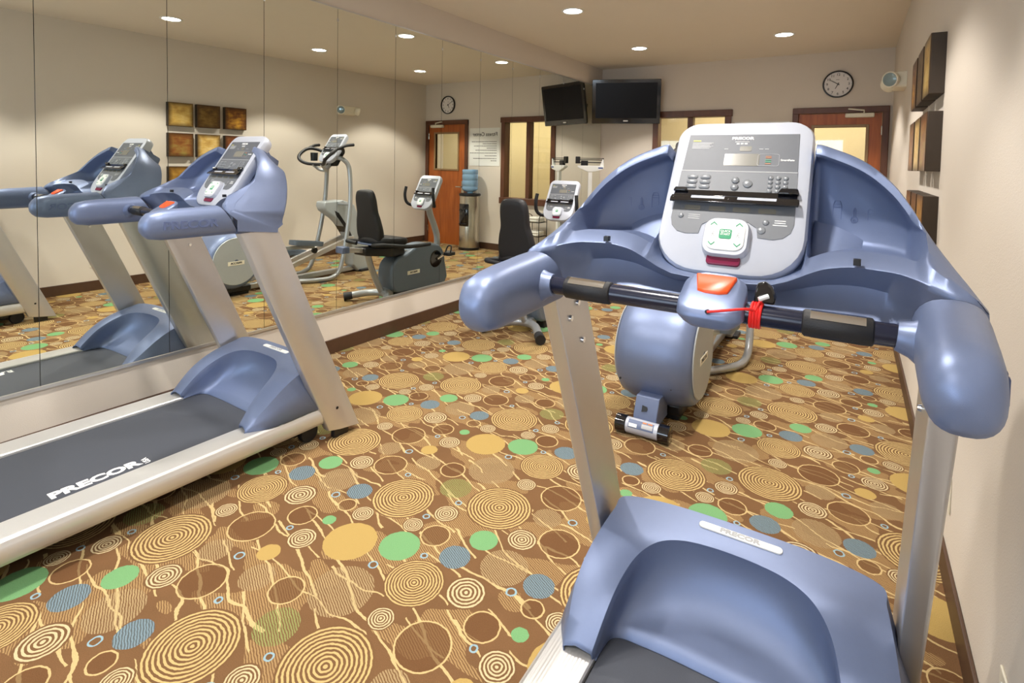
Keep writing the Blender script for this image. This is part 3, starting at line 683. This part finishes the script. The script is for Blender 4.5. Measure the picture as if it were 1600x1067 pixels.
def rail_mat():
    m, t, b = new_mat('ribbed_rail')
    tc = t.nodes.new('ShaderNodeTexCoord'); w = t.nodes.new('ShaderNodeTexWave'); w.wave_type = 'BANDS'; w.bands_direction = 'X'; w.inputs['Scale'].default_value = 36
    t.links.new(tc.outputs['Object'], w.inputs['Vector'])
    bp = t.nodes.new('ShaderNodeBump'); bp.inputs['Strength'].default_value = .35; bp.inputs['Distance'].default_value = .0012
    t.links.new(w.outputs['Fac'], bp.inputs['Height']); t.links.new(bp.outputs[0], b.inputs['Normal'])
    b.inputs['Base Color'].default_value = (*S(214, 214, 214), 1); b.inputs['Metallic'].default_value = .55; b.inputs['Roughness'].default_value = .36
    return m
M['rail'] = rail_mat()
tm = make_treadmill()
tm['label'] = 'nearest blue-grey treadmill with red safety cord wound on its handlebar'
tm.location = (-.235, .81, 0)
tl = copy_tree(tm)
tl['label'] = 'treadmill standing along the mirror with belt lettering showing'
tl.location = (-2.638, 1.035, 0); tl.rotation_euler = (0, 0, -.045)
# red safety cord wound round the near handlebar: a part of the near treadmill only
CX = .098
g = G()
for k in range(4):
    g.tube([(.0048*(k-1.5)+.0016*sin(a*pi/8), .0214*cos(a*pi/8), .0214*sin(a*pi/8)) for a in range(16)], .0027, 8, closed=True)
sc = build('safety_cord', g, 'red', tm, mtx=T((CX, .232, 1.162))); sc['label'] = 'red coiled safety cord'
build('strand', G().tube(catmull([(-.072, -.053, .006), (-.045, -.051, .012), (-.014, -.040, .017), (-.002, -.023, .013)], 5), .0024, 8), 'red', sc)
build('strand', G().tube(catmull([(0, -.02, .012), (.006, -.008, .026), (.014, .006, .034)], 5), .0024, 8), 'red', sc)
build('crimp', G().cyl((.004, -.008, .03), (.018, 0, .036), .0042, 10), 'white', sc)
build('clip', G().prism([(-.006, .0215), (.028, .0215), (.03, .035), (.024, .052), (.012, .06), (0, .056), (-.004, .04)], 'y', 0, .014), 'blackgloss', sc, bevel=.003)

# ------------------------------------------------------------------ elliptical trainer
EX = -.89
e = thing('elliptical_trainer', 'silver elliptical trainer with round rear drum and tall looped handle', 'elliptical', (EX, 0, 0))
dr = build('drum', G().lathe([(.19, -.212), (.245, -.208), (.268, -.19), (.288, -.14), (.297, -.07), (.30, 0), (.297, .07), (.288, .14), (.268, .19), (.245, .208), (.19, .212)], 'x', (0, 3.15, .366), 48), 'blue', e, smooth=50)
for s in (-1, 1):
    dc = build('side_cover', G().lathe([(.02, .2115*s), (.02, .217*s), (.238, .217*s), (.242, .2105*s)], 'x', (0, 3.15, .372), 40), 'grey_side', dr, smooth=40)
    build('name_plate', G().box(min(.2165*s, .2195*s), max(.2165*s, .2195*s), 3.06, 3.23, .335, .375), 'fixture', dr, bevel=.001)
    mt = (T((.2196, 3.145, .355)) @ RZ(90) @ RX(90)) if s > 0 else (T((-.2196, 3.145, .355)) @ RZ(-90) @ RX(90))
    text('plate_lettering', 'PRECOR', .026, 'print_dark', dr, mt, .0004, .0012, 1.2)
ln = [(.1, -1)]
g = G().tube([(-.285*sin(a), 0, 0) for a in (0, 1)], .001, 4)
pts = [(x, 3.15-sqrt_, .245) for x, sqrt_ in [(x_, math.sqrt(max(.0, (r_+.0006)**2-.127**2))) for x_, r_ in ((-.19, .268), (-.14, .288), (-.07, .297), (0, .30), (.07, .297), (.14, .288), (.19, .268))]]
build('shell_seam', G().tube(pts, .0016, 6), 'black', dr)
for x in (-.17, .11): build('screw', G().lathe([(.001, -.002), (.006, 0), (.006, .003), (.001, .003)], 'y', (x, 3.15-.262, .242), 10), 'black', dr)
build('base_pad', G().box(-.13, .13, 3.05, 3.36, .025, .10), 'black', e, bevel=.02)
build('drum_feet', G().box(-.11, .11, 3.07, 3.34, 0, .028), 'rubber', e, bevel=.005)
rb = build('rear_bracket', G().prism([(2.80, .07), (2.80, .10), (2.845, .19), (3.0, .19), (3.0, .05), (2.84, .05)], 'x', -.06, .065), 'blue_dark', e, bevel=.004)
build('power_socket', G().prism([(-.013, -.017), (.013, -.010), (.017, 0), (.013, .012), (-.013, .017)], 'z', 0, .004), 'black', rb, mtx=T((-.005, 2.815, .135)) @ RX(64))
rl = build('transport_roller', G().tube([(-.09, 2.783, .046), (.09, 2.783, .046)], .04, 28), 'silver', e, smooth=50)
for s in (-1, 1): build('roller_tyre', G().tube([(.085*s, 2.783, .046), (.088*s, 2.783, .046), (.14*s, 2.783, .046), (.143*s, 2.783, .046)], [.042, .046, .046, .042], 28), 'blackgloss', rl, smooth=50)
def cyl_label(name, x0, x1, a0, a1, m):
    g = G(); g.loft([[(x, 2.783-cos(radians(a))*.0408, .046+sin(radians(a))*.0408) for x in (x0, x1)] for a in range(a0, a1+1, 8)], cap=False, closed=False); build(name, g, m, rl, smooth=60)
cyl_label('warning_label', -.07, .065, 8, 72, 'blue_dark'); 
def cyl_label2(name, x0, x1, a0, a1, m):
    g = G(); g.loft([[(x, 2.783-cos(radians(a))*.0413, .046+sin(radians(a))*.0413) for x in (x0, x1)] for a in range(a0, a1+1, 6)], cap=False, closed=False); build(name, g, m, rl, smooth=60)
cyl_label2('white_label', -.066, -.022, 16, 40, 'print_white'); cyl_label2('orange_label', .004, .026, 58, 70, 'print_red'); cyl_label2('orange_label', .032, .056, 58, 70, 'print_red'); cyl_label2('text_label', .002, .06, 22, 52, 'print_grey')
# frame
build('base_beam', G().box(-.035, .035, 3.3, 4.9, .02, .075), 'tube', e, bevel=.006)
for s in (-1, 1):
    path = catmull([(.10*s, 4.45, 1.44), (.17*s, 4.49, 1.425), (.215*s, 4.55, 1.30), (.245*s, 4.54, .88), (.265*s, 4.46, .43), (.275*s, 4.37, .12), (.27*s, 4.25, .035), (.24*s, 4.08, .032), (.14*s, 3.92, .032), (.05*s, 3.82, .032)], 6)
    build('frame_tube', G().tube(path, .027, 14), 'tube', e, smooth=60)
    build('crossbar', G().tube([(.09*s, 4.50, .885), (.242*s, 4.53, .885)], .02, 12), 'tube', e)
    # ramps and foot arms
    build('ramp_rail', G().prism([(3.46, .07), (3.46, .12), (4.66, .47), (4.72, .47), (4.72, .42)], 'x', .085*s-.022, .085*s+.022), 'alu', e, bevel=.004)
    ph = .10 if s > 0 else .0
    zz = .26 if s > 0 else .40
    build('foot_arm', G().prism([(3.30, .44-.2*ph), (3.30, .475-.2*ph), (4.1, zz+.03), (4.1, zz-.01)], 'x', .155*s-.016, .155*s+.016), 'tube', e, bevel=.004)
    y0 = 3.82 if s < 0 else 3.84; tl_ = -.14 if s < 0 else -.12
    outl = rrect(.15, .40, .05, 5)
    mt = T((.165*s, y0+.17, zz+.035)) @ RX(math.degrees(tl_))
    fp = build('pedal', G().loft([[(x*.96, y*.98, 0) for x, y in outl], [(x, y, .012) for x, y in outl], [(x, y, .052) for x, y in outl], [(x*.90, y*.96, .052) for x, y in outl], [(x*.88, y*.95, .018) for x, y in outl]]), 'slate', e, smooth=40, mtx=mt)
    build('roller_wheel', G().lathe([(.008, -.014), (.034, -.014), (.034, .014), (.008, .014)], 'x', (.11*s, 4.14, zz-.045 if s < 0 else .285), 20), 'black', e)
tw = [(4.30, .915), (4.56, .925), (4.74, .86), (4.86, .60), (4.97, .30), (5.0, .12), (4.97, .02), (4.80, .01), (4.72, .10), (4.715, .30), (4.69, .42), (4.60, .58), (4.47, .70), (4.32, .80), (4.29, .86)]
build('ramp_tower', G().prism(tw, 'x', -.085, .085), 'grey_side', e, bevel=.018, seg=3)
build('tower_slot', G().prism([(4.44, .80), (4.50, .77), (4.63, .60), (4.70, .47), (4.68, .45), (4.58, .60), (4.46, .74)], 'x', -.087, .087), 'black', e)
build('tower_foot', G().box(-.12, .12, 4.82, 4.98, 0, .03), 'rubber', e, bevel=.006)
build('console_mount', G().prism([(4.42, 1.34), (4.50, 1.34), (4.60, 1.50), (4.58, 1.60), (4.46, 1.44)], 'x', -.07, .07), 'black', e, bevel=.01)
make_console(e, (0, 4.345, 1.395), 56.5, 'ell')
hp = [(.10, 4.50, 1.46), (.17, 4.49, 1.50), (.25, 4.42, 1.545), (.29, 4.32, 1.545), (.29, 4.22, 1.48), (.25, 4.18, 1.42), (.18, 4.21, 1.375), (.09, 4.26, 1.36)]
hp = hp+[(-x, y, z) for x, y, z in reversed(hp)]
build('handle_loop', G().tube(catmull(hp, 6), .0195, 14), 'rubber', e, smooth=60)
for s in (-1, 1): build('side_grip', G().tube(catmull([(.285*s, 4.33, 1.545), (.31*s, 4.42, 1.585), (.33*s, 4.52, 1.60)], 5), .018, 12), 'rubber', e, smooth=60)
build('handle_bracket', G().tube(catmull([(-.08, 4.25, 1.36), (-.06, 4.32, 1.30), (0, 4.36, 1.285), (.06, 4.32, 1.30), (.08, 4.25, 1.36)], 5), .018, 12), 'tube', e, smooth=60)
build('mount_stem', G().tube([(0, 4.36, 1.285), (0, 4.46, 1.38)], .025, 12), 'tube', e)
build('cup_holder', G().lathe([(.03, 1.40), (.04, 1.40), (.045, 1.5), (.04, 1.5), (.035, 1.41)], 'z', (.21, 4.36, 0), 20), 'black', e)

# ------------------------------------------------------------------ recumbent bike
k = thing('recumbent_bike', 'grey recumbent exercise bike with tall black seat back facing the far wall', 'exercise bike', (-2.315, 0, 0))
build('rear_foot_tube', G().tube(catmull([(-.27, 3.775, .05), (-.22, 3.82, .06), (-.12, 3.94, .075), (0, 3.99, .08), (.12, 3.94, .075), (.22, 3.82, .06), (.27, 3.765, .05)], 6), .034, 14), 'tube', k, smooth=60)
for s in (-1, 1): build('foot_cap', G().tube([(.232*s, 3.805, .055), (.285*s, 3.742, .043)], [.038, .042], 16), 'rubber', k, smooth=50)
build('rear_strut', G().tube(catmull([(0, 3.80, .50), (0, 3.83, .40), (0, 3.90, .24), (0, 3.99, .08)], 6), .03, 14), 'tube', k, smooth=60)
build('joint_block', G().box(-.05, .05, 3.98, 4.10, .04, .115), 'tube', k, bevel=.01)
build('seat_rail', G().prism([(3.50, .555), (3.50, .60), (4.36, .475), (4.36, .43)], 'x', -.045, .045), 'alu', k, bevel=.006)
build('rail_end_cap', G().prism([(3.46, .545), (3.46, .61), (3.54, .605), (3.54, .545)], 'x', -.055, .055), 'blue_dark', k, bevel=.008)
build('seat_carriage', G().prism([(3.70, .50), (3.70, .575), (4.22, .53), (4.22, .46), (4.1, .44)], 'x', -.085, .085), 'black', k, bevel=.01)
def cushion(pl, th):  # rounded slab from outline points
    n = len(pl); cx = sum(p[0] for p in pl)/n; cy = sum(p[1] for p in pl)/n
    f = lambda s_, z: [(cx+(x-cx)*s_, cy+(y-cy)*s_, z) for x, y in pl]
    return G().loft([f(.90, 0), f(.985, th*.15), f(1, th*.45), f(.985, th*.8), f(.93, th*.96), f(.8, th)])
sl = [(p.x, p.y) for p in catmull([(.10, -.19), (.19, -.15), (.205, 0), (.19, .15), (.12, .20), (0, .205), (-.12, .20), (-.19, .15), (-.205, 0), (-.19, -.15), (-.10, -.19), (0, -.195)] and [(x, y, 0) for x, y in [(.10, -.19), (.19, -.15), (.205, 0), (.19, .15), (.12, .20), (0, .205), (-.12, .20), (-.19, .15), (-.205, 0), (-.19, -.15), (-.10, -.19), (0, -.195)]], 4, True)]
st_ = build('seat', cushion(sl, .075), 'seat', k, smooth=60, mtx=T((0, 3.99, .585)) @ RX(-6))
build('seat_shell', cushion(sl, .02), 'blue_dark', k, smooth=60, mtx=T((0, 3.985, .566)) @ RX(-6) @ Matrix.Diagonal((1.08, 1.08, 1, 1)))
bl_ = [(.06, .40), (.105, .375), (.125, .30), (.128, .18), (.15, .10), (.168, 0), (.165, -.08), (.13, -.125), (0, -.135)]
bl_ = bl_+[(-x, y) for x, y in reversed(bl_[:-1])]
bl2 = [(p.x, p.y) for p in catmull([(x, y, 0) for x, y in bl_], 3, True)]
bk = build('seat_back', cushion(bl2, .07), 'seat', k, smooth=60, mtx=T((0, 3.905, .765)) @ RX(104) @ RY(180))
bk.matrix_local = T((0, 3.86, .745)) @ RX(100)
for s in (-1, 1):
    build('back_support', G().tube([(.045*s, 3.86, .56), (.045*s, 3.925, .64), (.045*s, 3.885, .80), (.045*s, 3.845, 1.0)], .013, 10), 'black', k)
    for zz, yy in ((.80, 3.885), (1.0, 3.845)): build('bolt', G().lathe([(.001, -.004), (.007, -.003), (.007, .004), (.001, .004)], 'y', (.045*s, yy+.018-.032, zz), 10), 'chrome', k)
    build('seat_grip', G().tube(catmull([(.12*s, 3.76, .60), (.235*s, 3.74, .615), (.265*s, 3.86, .60), (.265*s, 4.10, .565), (.262*s, 4.40, .56)], 6), .02, 12), 'rubber', k, smooth=60)
bd = [(4.06, .10), (4.02, .20), (4.03, .34), (4.10, .42), (4.24, .46), (4.38, .52), (4.55, .535), (4.72, .50), (4.80, .42), (4.83, .30), (4.83, .06), (4.30, .06), (4.14, .065)]
bdd = [(p.x, p.y) for p in catmull([(a, b, 0) for a, b in bd], 3, True)]
body = build('drive_housing', G().prism(bdd, 'x', -.105, .105), 'slate', k, bevel=.022, seg=3)
build('front_foot', G().box(-.22, .22, 4.68, 4.78, 0, .06), 'rubber', k, bevel=.01)
build('housing_foot', G().box(-.09, .09, 4.16, 4.28, 0, .07), 'rubber', k, bevel=.01)
for s in (-1, 1):
    cr_ = build('crank_disc', G().lathe([(.01, .104*s), (.01, .118*s), (.085, .116*s), (.095, .104*s)], 'x', (0, 4.67, .35), 32), 'blackgloss', k, smooth=40)
    build('crank_arm', G().tube([(.125*s, 4.67, .35), (.135*s, 4.80 if s < 0 else 4.54, .40 if s < 0 else .30)], .013, 10), 'chrome', k)
    yy, zz = (4.80, .40) if s < 0 else (4.54, .30)
    build('pedal', G().box(min(.14*s, .23*s), max(.14*s, .23*s), yy-.05, yy+.055, zz-.02, zz+.018), 'rubber', k, bevel=.008)
    build('pedal_strap', G().tube(catmull([(.15*s, yy-.03, zz), (.16*s, yy, zz+.075), (.185*s, yy+.02, zz+.085), (.215*s, yy, zz+.075), (.225*s, yy-.03, zz)], 4), .008, 8), 'rubber', k)
    build('name_plate', G().box(min(.1045*s, .1075*s), max(.1045*s, .1075*s), 4.24, 4.42, .235, .275), 'fixture', body, bevel=.001)
    mt = (T((.1076, 4.33, .255)) @ RZ(90) @ RX(90)) if s > 0 else (T((-.1076, 4.33, .255)) @ RZ(-90) @ RX(90))
    text('plate_lettering', 'PRECOR', .024, 'print_dark', body, mt, .0004, .0012, 1.2)
build('console_post', G().tube(catmull([(0, 4.79, .40), (0, 4.80, .56), (0, 4.75, .70), (0, 4.68, .84), (0, 4.64, 1.0)], 6), [.035]*25, 14), 'tube', k, smooth=60)
make_console(k, (0, 4.50, .905), 62, 'bike')
build('console_back', G().prism([(4.57, .98), (4.66, .98), (4.70, 1.12), (4.655, 1.13)], 'x', -.06, .06), 'black', k, bevel=.01)
hb_ = catmull([(.10, 4.60, .95), (.17, 4.565, .935), (.205, 4.52, .97), (.21, 4.50, 1.05), (.20, 4.51, 1.14)], 6)
for s in (-1, 1): build('console_handle', G().tube([(p.x*s, p.y, p.z) for p in hb_], .0165, 12), 'rubber', k, smooth=60)
build('handle_cross', G().tube([(-.12, 4.605, .955), (.12, 4.605, .955)], .016, 10), 'rubber', k)

# ------------------------------------------------------------------ television on the corner bracket
tv = thing('television', 'black flat television on a corner bracket near the ceiling', 'television', (-2.625, 7.07, 2.265), radians(19.3))
tv.matrix_world = T((-2.625, 7.07, 2.265)) @ RZ(19.3) @ RX(9)
def rr3(w_, h_, r_, y): return [(x, y, z) for x, z in rrect(w_, h_, r_, 5)]
build('bezel', G().loft([rr3(.80, .50, .02, .075), rr3(.88, .575, .02, .03), rr3(.895, .585, .012, .01), rr3(.895, .585, .012, 0), rr3(.885, .575, .012, -.006)]), 'blackgloss', tv, smooth=40)
build('screen', G().loft([[(x, -.004, z+.014) for x, z in rrect(.80, .465, .003, 2)], [(x, -.0075, z+.014) for x, z in rrect(.80, .465, .003, 2)]]), mat('dark_screen', S(14, 15, 22), .3, 0, .05, 4, spec=.2), tv, smooth=0)
build('maker_mark', G().prism(rrect(.062, .017, .004, 3, 0, -.255), 'y', -.0078, -.005), 'print_white', tv, smooth=0)
build('bracket_plate', G().box(-.12, .12, .075, .095, -.12, .12), 'black', tv, bevel=.004)
br = build('bracket_arm', G().tube([(0, .09, 0), (-.10, .20, -.02), (-.18, .30, -.05)], .022, 10), 'black', tv)

# ------------------------------------------------------------------ wall clock
ck = thing('wall_clock', 'round wall clock with black rim above the door', 'clock', (-.205, YF, 2.392))
build('rim', G().lathe([(.150, 0), (.155, -.02), (.152, -.034), (.143, -.036), (.138, -.026), (.138, -.012), (.02, -.012), (.02, 0)], 'y', (0, 0, 0), 48), 'black', ck, smooth=40)
build('face', G().lathe([(.001, -.012), (.1385, -.0125), (.1385, -.016), (.001, -.016)], 'y', (0, 0, 0), 48), 'clockface', ck, smooth=0)
for h_ in range(1, 13):
    a = radians(90-30*h_)
    text('numeral', str(h_), .038, 'print_dark', ck, T((.108*cos(a), -.0165, .108*sin(a))) @ RX(90), .0005, .0006)
    build('tick', G().box(-.0012, .0012, -.017, -.0155, .128, .135), 'print_dark', ck, smooth=0, mtx=RY(30*h_))
def hand(name, ang, ln_, w_, y):
    return build(name, G().prism([(-w_, -.018), (w_, -.018), (w_*.7, ln_), (-w_*.7, ln_)], 'y', y-.002, y), 'print_dark', ck, smooth=0, mtx=RY(ang))
hand('hour_hand', 207, .058, .0045, -.019); hand('minute_hand', 301, .095, .0042, -.022)
build('hub', G().cyl((0, -.016, 0), (0, -.026, 0), .008, 16), 'print_dark', ck)
build('maker_mark', G().box(-.02, .012, -.0168, -.016, .05, .054), 'print_dark', ck, smooth=0)

# ------------------------------------------------------------------ emergency light on the right wall
em = thing('emergency_light', 'ivory emergency light with two round lamp heads beside the pictures', 'emergency light', (XR, 5.62, 2.16))
build('body', G().loft([[(0, y, z) for y, z in rrect(.30, .135, .02, 4)], [(-.07, y*.97, z*.95) for y, z in rrect(.30, .135, .02, 4)], [(-.082, y*.9, z*.85) for y, z in rrect(.30, .135, .02, 4)]]), 'fixture', em, smooth=40)
build('indicator', G().cyl((-.06, -.151, -.02), (-.06, -.147, -.02), .008, 10), 'red_led', em)
for s, dx in ((-1, Vector((-.55, -.8, -.12))), (1, Vector((-.35, .9, -.2)))):
    c_ = Vector((-.10, .145*s, .0)); dx.normalize()
    hd_ = build('lamp_head', G().tube([c_-dx*.045, c_-dx*.035, c_, c_+dx*.022, c_+dx*.028], [.02, .045, .062, .066, .064], 24), 'fixture', em, smooth=50)
    build('lamp_lens', G().tube([c_+dx*.027, c_+dx*.031, c_+dx*.034], [.056, .052, .02], 24), 'glass_lens', em, smooth=50)
    build('swivel', G().cyl((-.07, .13*s, -.03), (-.095, .14*s, -.02), .018, 12), 'fixture', em)

# ------------------------------------------------------------------ nine wall pictures
PAL = [('pale gold', S(150,110,50), S(206,170,90), S(226,200,130)), ('dark olive brown', S(50,36,18), S(112,82,36), S(160,130,70)), ('yellow-glowing rust brown', S(70,40,24), S(130,80,36), S(226,170,60)),
       ('rust and moss green', S(110,60,28), S(150,96,50), S(170,150,80)), ('cream gold', S(170,124,56), S(216,178,100), S(238,216,160)), ('deep rust', S(80,42,24), S(136,76,40), S(190,140,70)),
       ('amber gold', S(120,84,28), S(176,130,56), S(206,166,80)), ('bronze brown', S(70,50,24), S(130,92,42), S(180,140,72)), ('golden brown', S(96,62,28), S(150,104,50), S(206,160,84))]
ROWN = ('top row', 'middle row', 'bottom row'); COLN = ('nearest the camera', 'in the middle', 'nearest the far wall')
for r_ in range(3):
    for c_ in range(3):
        nm, c1, c2, c3 = PAL[r_*3+c_]
        cy, cz = (3.255, 3.572, 3.905)[c_], (1.905, 1.555, 1.17)[r_]
        t = thing('wall_picture', '%s square panel, %s of the right-wall pictures, %s' % (nm, ROWN[r_], COLN[c_]), 'picture', (XR, cy, cz), 0, 'square metal-leaf pictures on the right wall')
        build('box_frame', G().box(-.056, 0, -.136, .136, -.136, .136), 'art_side', t, bevel=.002)
        build('painted_face', G().box(-.0585, -.056, -.135, .135, -.135, .135), art_mat(r_*3+c_, c1, c2, c3), t, smooth=0)

# ------------------------------------------------------------------ poster, thermostat, outlets
po = thing('notice_poster', 'white printed Fitness Center notice between the door and the window', 'poster', (-.995, YF, 1.675))
build('sheet', G().box(-.308, .308, -.006, 0, -.31, .31), 'paper', po, smooth=0)
text('heading', 'Fitness Center', .088, 'print_dark', po, T((-.01, -.0065, .205)) @ RX(90), .0004, .0012, .98)
rnd = random.Random(3)
for i, (z, w_) in enumerate(((.085, .51), (.05, .29), (.015, .45), (-.02, .18), (-.055, .42), (-.10, .52), (-.145, .23), (-.19, .46), (-.225, .11))):
    g = G(); x = -.25
    while x < -.25+w_:
        l_ = rnd.uniform(.012, .034); g.box(x, x+l_, -.0068, -.006, z-.005, z+.005); x += l_+.006
    build('text_line', g, 'print_dark', po, smooth=0)
def outlet(loc, label, rz):
    t = thing('wall_outlet', label, 'outlet', loc, rz, 'wall outlets on the right wall')
    build('cover_plate', G().box(-.04, .04, -.006, 0, -.062, .062), 'fixture', t, bevel=.003)
    for z in (-.028, .028): build('socket', G().prism(rrect(.034, .03, .012, 4, 0, z), 'y', -.009, -.005), 'white', t)
outlet((XR, 2.41, .305), 'ivory outlet on the right wall seen between the mirrored uprights', radians(-90))
outlet((XR, 1.555, .262), 'ivory outlet low on the right wall nearest the camera', radians(-90))

# ------------------------------------------------------------------ water cooler and bottle
wc = thing('water_cooler', 'round stainless steel water cooler with black dispenser panel', 'water cooler', (-.87, 7.165, 0))
build('base_ring', G().lathe([(.172, 0), (.176, .006), (.176, .04), (.168, .045)], n=40), 'black', wc)
build('cabinet', G().lathe([(.168, .044), (.168, .87), (.165, .876)], n=48), 'steel', wc, smooth=40)
build('top_collar', G().lathe([(.172, .874), (.178, .88), (.178, .905), (.165, .915), (.08, .915)], n=40), 'black', wc)
g = G(); g.loft([[(r_*sin(radians(a)), -r_*cos(radians(a)), z) for a in range(-34, 35, 4)] for r_, z in ((.1685, .39), (.174, .40), (.174, .74), (.1685, .75))], cap=False, closed=False); pn = build('dispenser_panel', g, 'blackgloss', wc, smooth=50)
for x in (-.045, .045): build('tap', G().tube([(x, -.16, .66), (x, -.195, .66), (x, -.2, .635)], .01, 8), 'black', wc)
build('drip_tray', G().box(-.07, .07, -.195, -.15, .42, .435), 'black', wc, bevel=.003)
bo = thing('water_bottle', 'large translucent blue water bottle standing on the water cooler', 'water bottle', (-.87, 7.165, .915))
prof = [(.045, 0), (.05, .02), (.105, .045), (.128, .06), (.13, .075), (.13, .10), (.124, .108), (.124, .116), (.13, .124), (.13, .20), (.124, .208), (.124, .216), (.13, .224), (.13, .30), (.124, .308), (.124, .316), (.13, .324), (.13, .37), (.12, .388), (.06, .393)]
build('shell', G().lathe(prof, n=40), 'jug', bo, smooth=50)

# ------------------------------------------------------------------ physician scale
ps = thing('physician_scale', 'white upright beam scale with black weights in the mirror corner', 'scale', (-2.86, 6.50, 0), radians(28))
build('platform', G().box(-.15, .15, -.32, .10, 0, .075), 'black', ps, bevel=.01)
build('platform_mat', G().box(-.13, .13, -.30, .02, .075, .08), 'rubber', ps, bevel=.002)
build('column', G().box(-.025, .025, .03, .075, .075, 1.36), 'white', ps, bevel=.006)
build('head', G().prism([(-.16, 1.385), (-.14, 1.37), (-.03, 1.325), (.03, 1.325), (.14, 1.35), (.17, 1.37), (.17, 1.405), (-.16, 1.405)], 'y', .025, .08), 'white', ps, bevel=.005)
build('head_post', G().prism([(.12, 1.40), (.17, 1.40), (.165, 1.49), (.155, 1.49)], 'y', .035, .07), 'white', ps, bevel=.003)
build('head_label', G().box(.10, .16, .0235, .0255, 1.37, 1.385), 'print_blue', ps, smooth=0)
bm_ = build('beam', G().box(-.17, .17, .045, .055, 1.44, 1.452).box(-.17, .17, .045, .055, 1.475, 1.485).box(-.17, .17, .045, .055, 1.495, 1.503).box(.155, .17, .04, .06, 1.44, 1.503), 'black', ps, smooth=0)
build('beam_weight', G().box(-.19, -.13, .03, .07, 1.43, 1.52), 'black', bm_, bevel=.006)
build('beam_weight', G().box(-.12, -.03, .03, .07, 1.40, 1.47), 'black', bm_, bevel=.006)
# ------------------------------------------------------------------ towel rack
tr = thing('towel_rack', 'black wire rack with arched sides below the window', 'rack', (-2.12, 7.2, 0))
for x in (-.13, .13):
    build('arched_side', G().tube(catmull([(x, -.11, 0), (x, -.11, .3), (x, -.11, .58), (x, -.08, .635), (x, 0, .655), (x, .08, .635), (x, .11, .58), (x, .11, .3), (x, .11, 0)], 5), .006, 8), 'wire', tr, smooth=60)
for z in (.12, .33, .54):
    for y in (-.11, -.055, 0, .055, .11): build('shelf_wire', G().tube([(-.13, y, z), (.13, y, z)], .004, 6), 'wire', tr)
    for x in (-.13, .13): build('shelf_wire', G().tube([(x, -.11, z), (x, .11, z)], .004, 6), 'wire', tr)
for z, n_ in ((.54, 'top'), (.33, 'middle')):
    o = thing('folded_towel', 'folded white towel on the %s shelf of the wire rack' % n_, 'towel', (-2.12, 7.2, z+.0045), 0, 'folded towels on the wire rack')
    for q in range(2): build('towel_fold', G().box(-.105, .105, -.09, .09, .035*q, .035*q+.034), 'towel', o, bevel=.012, seg=3)
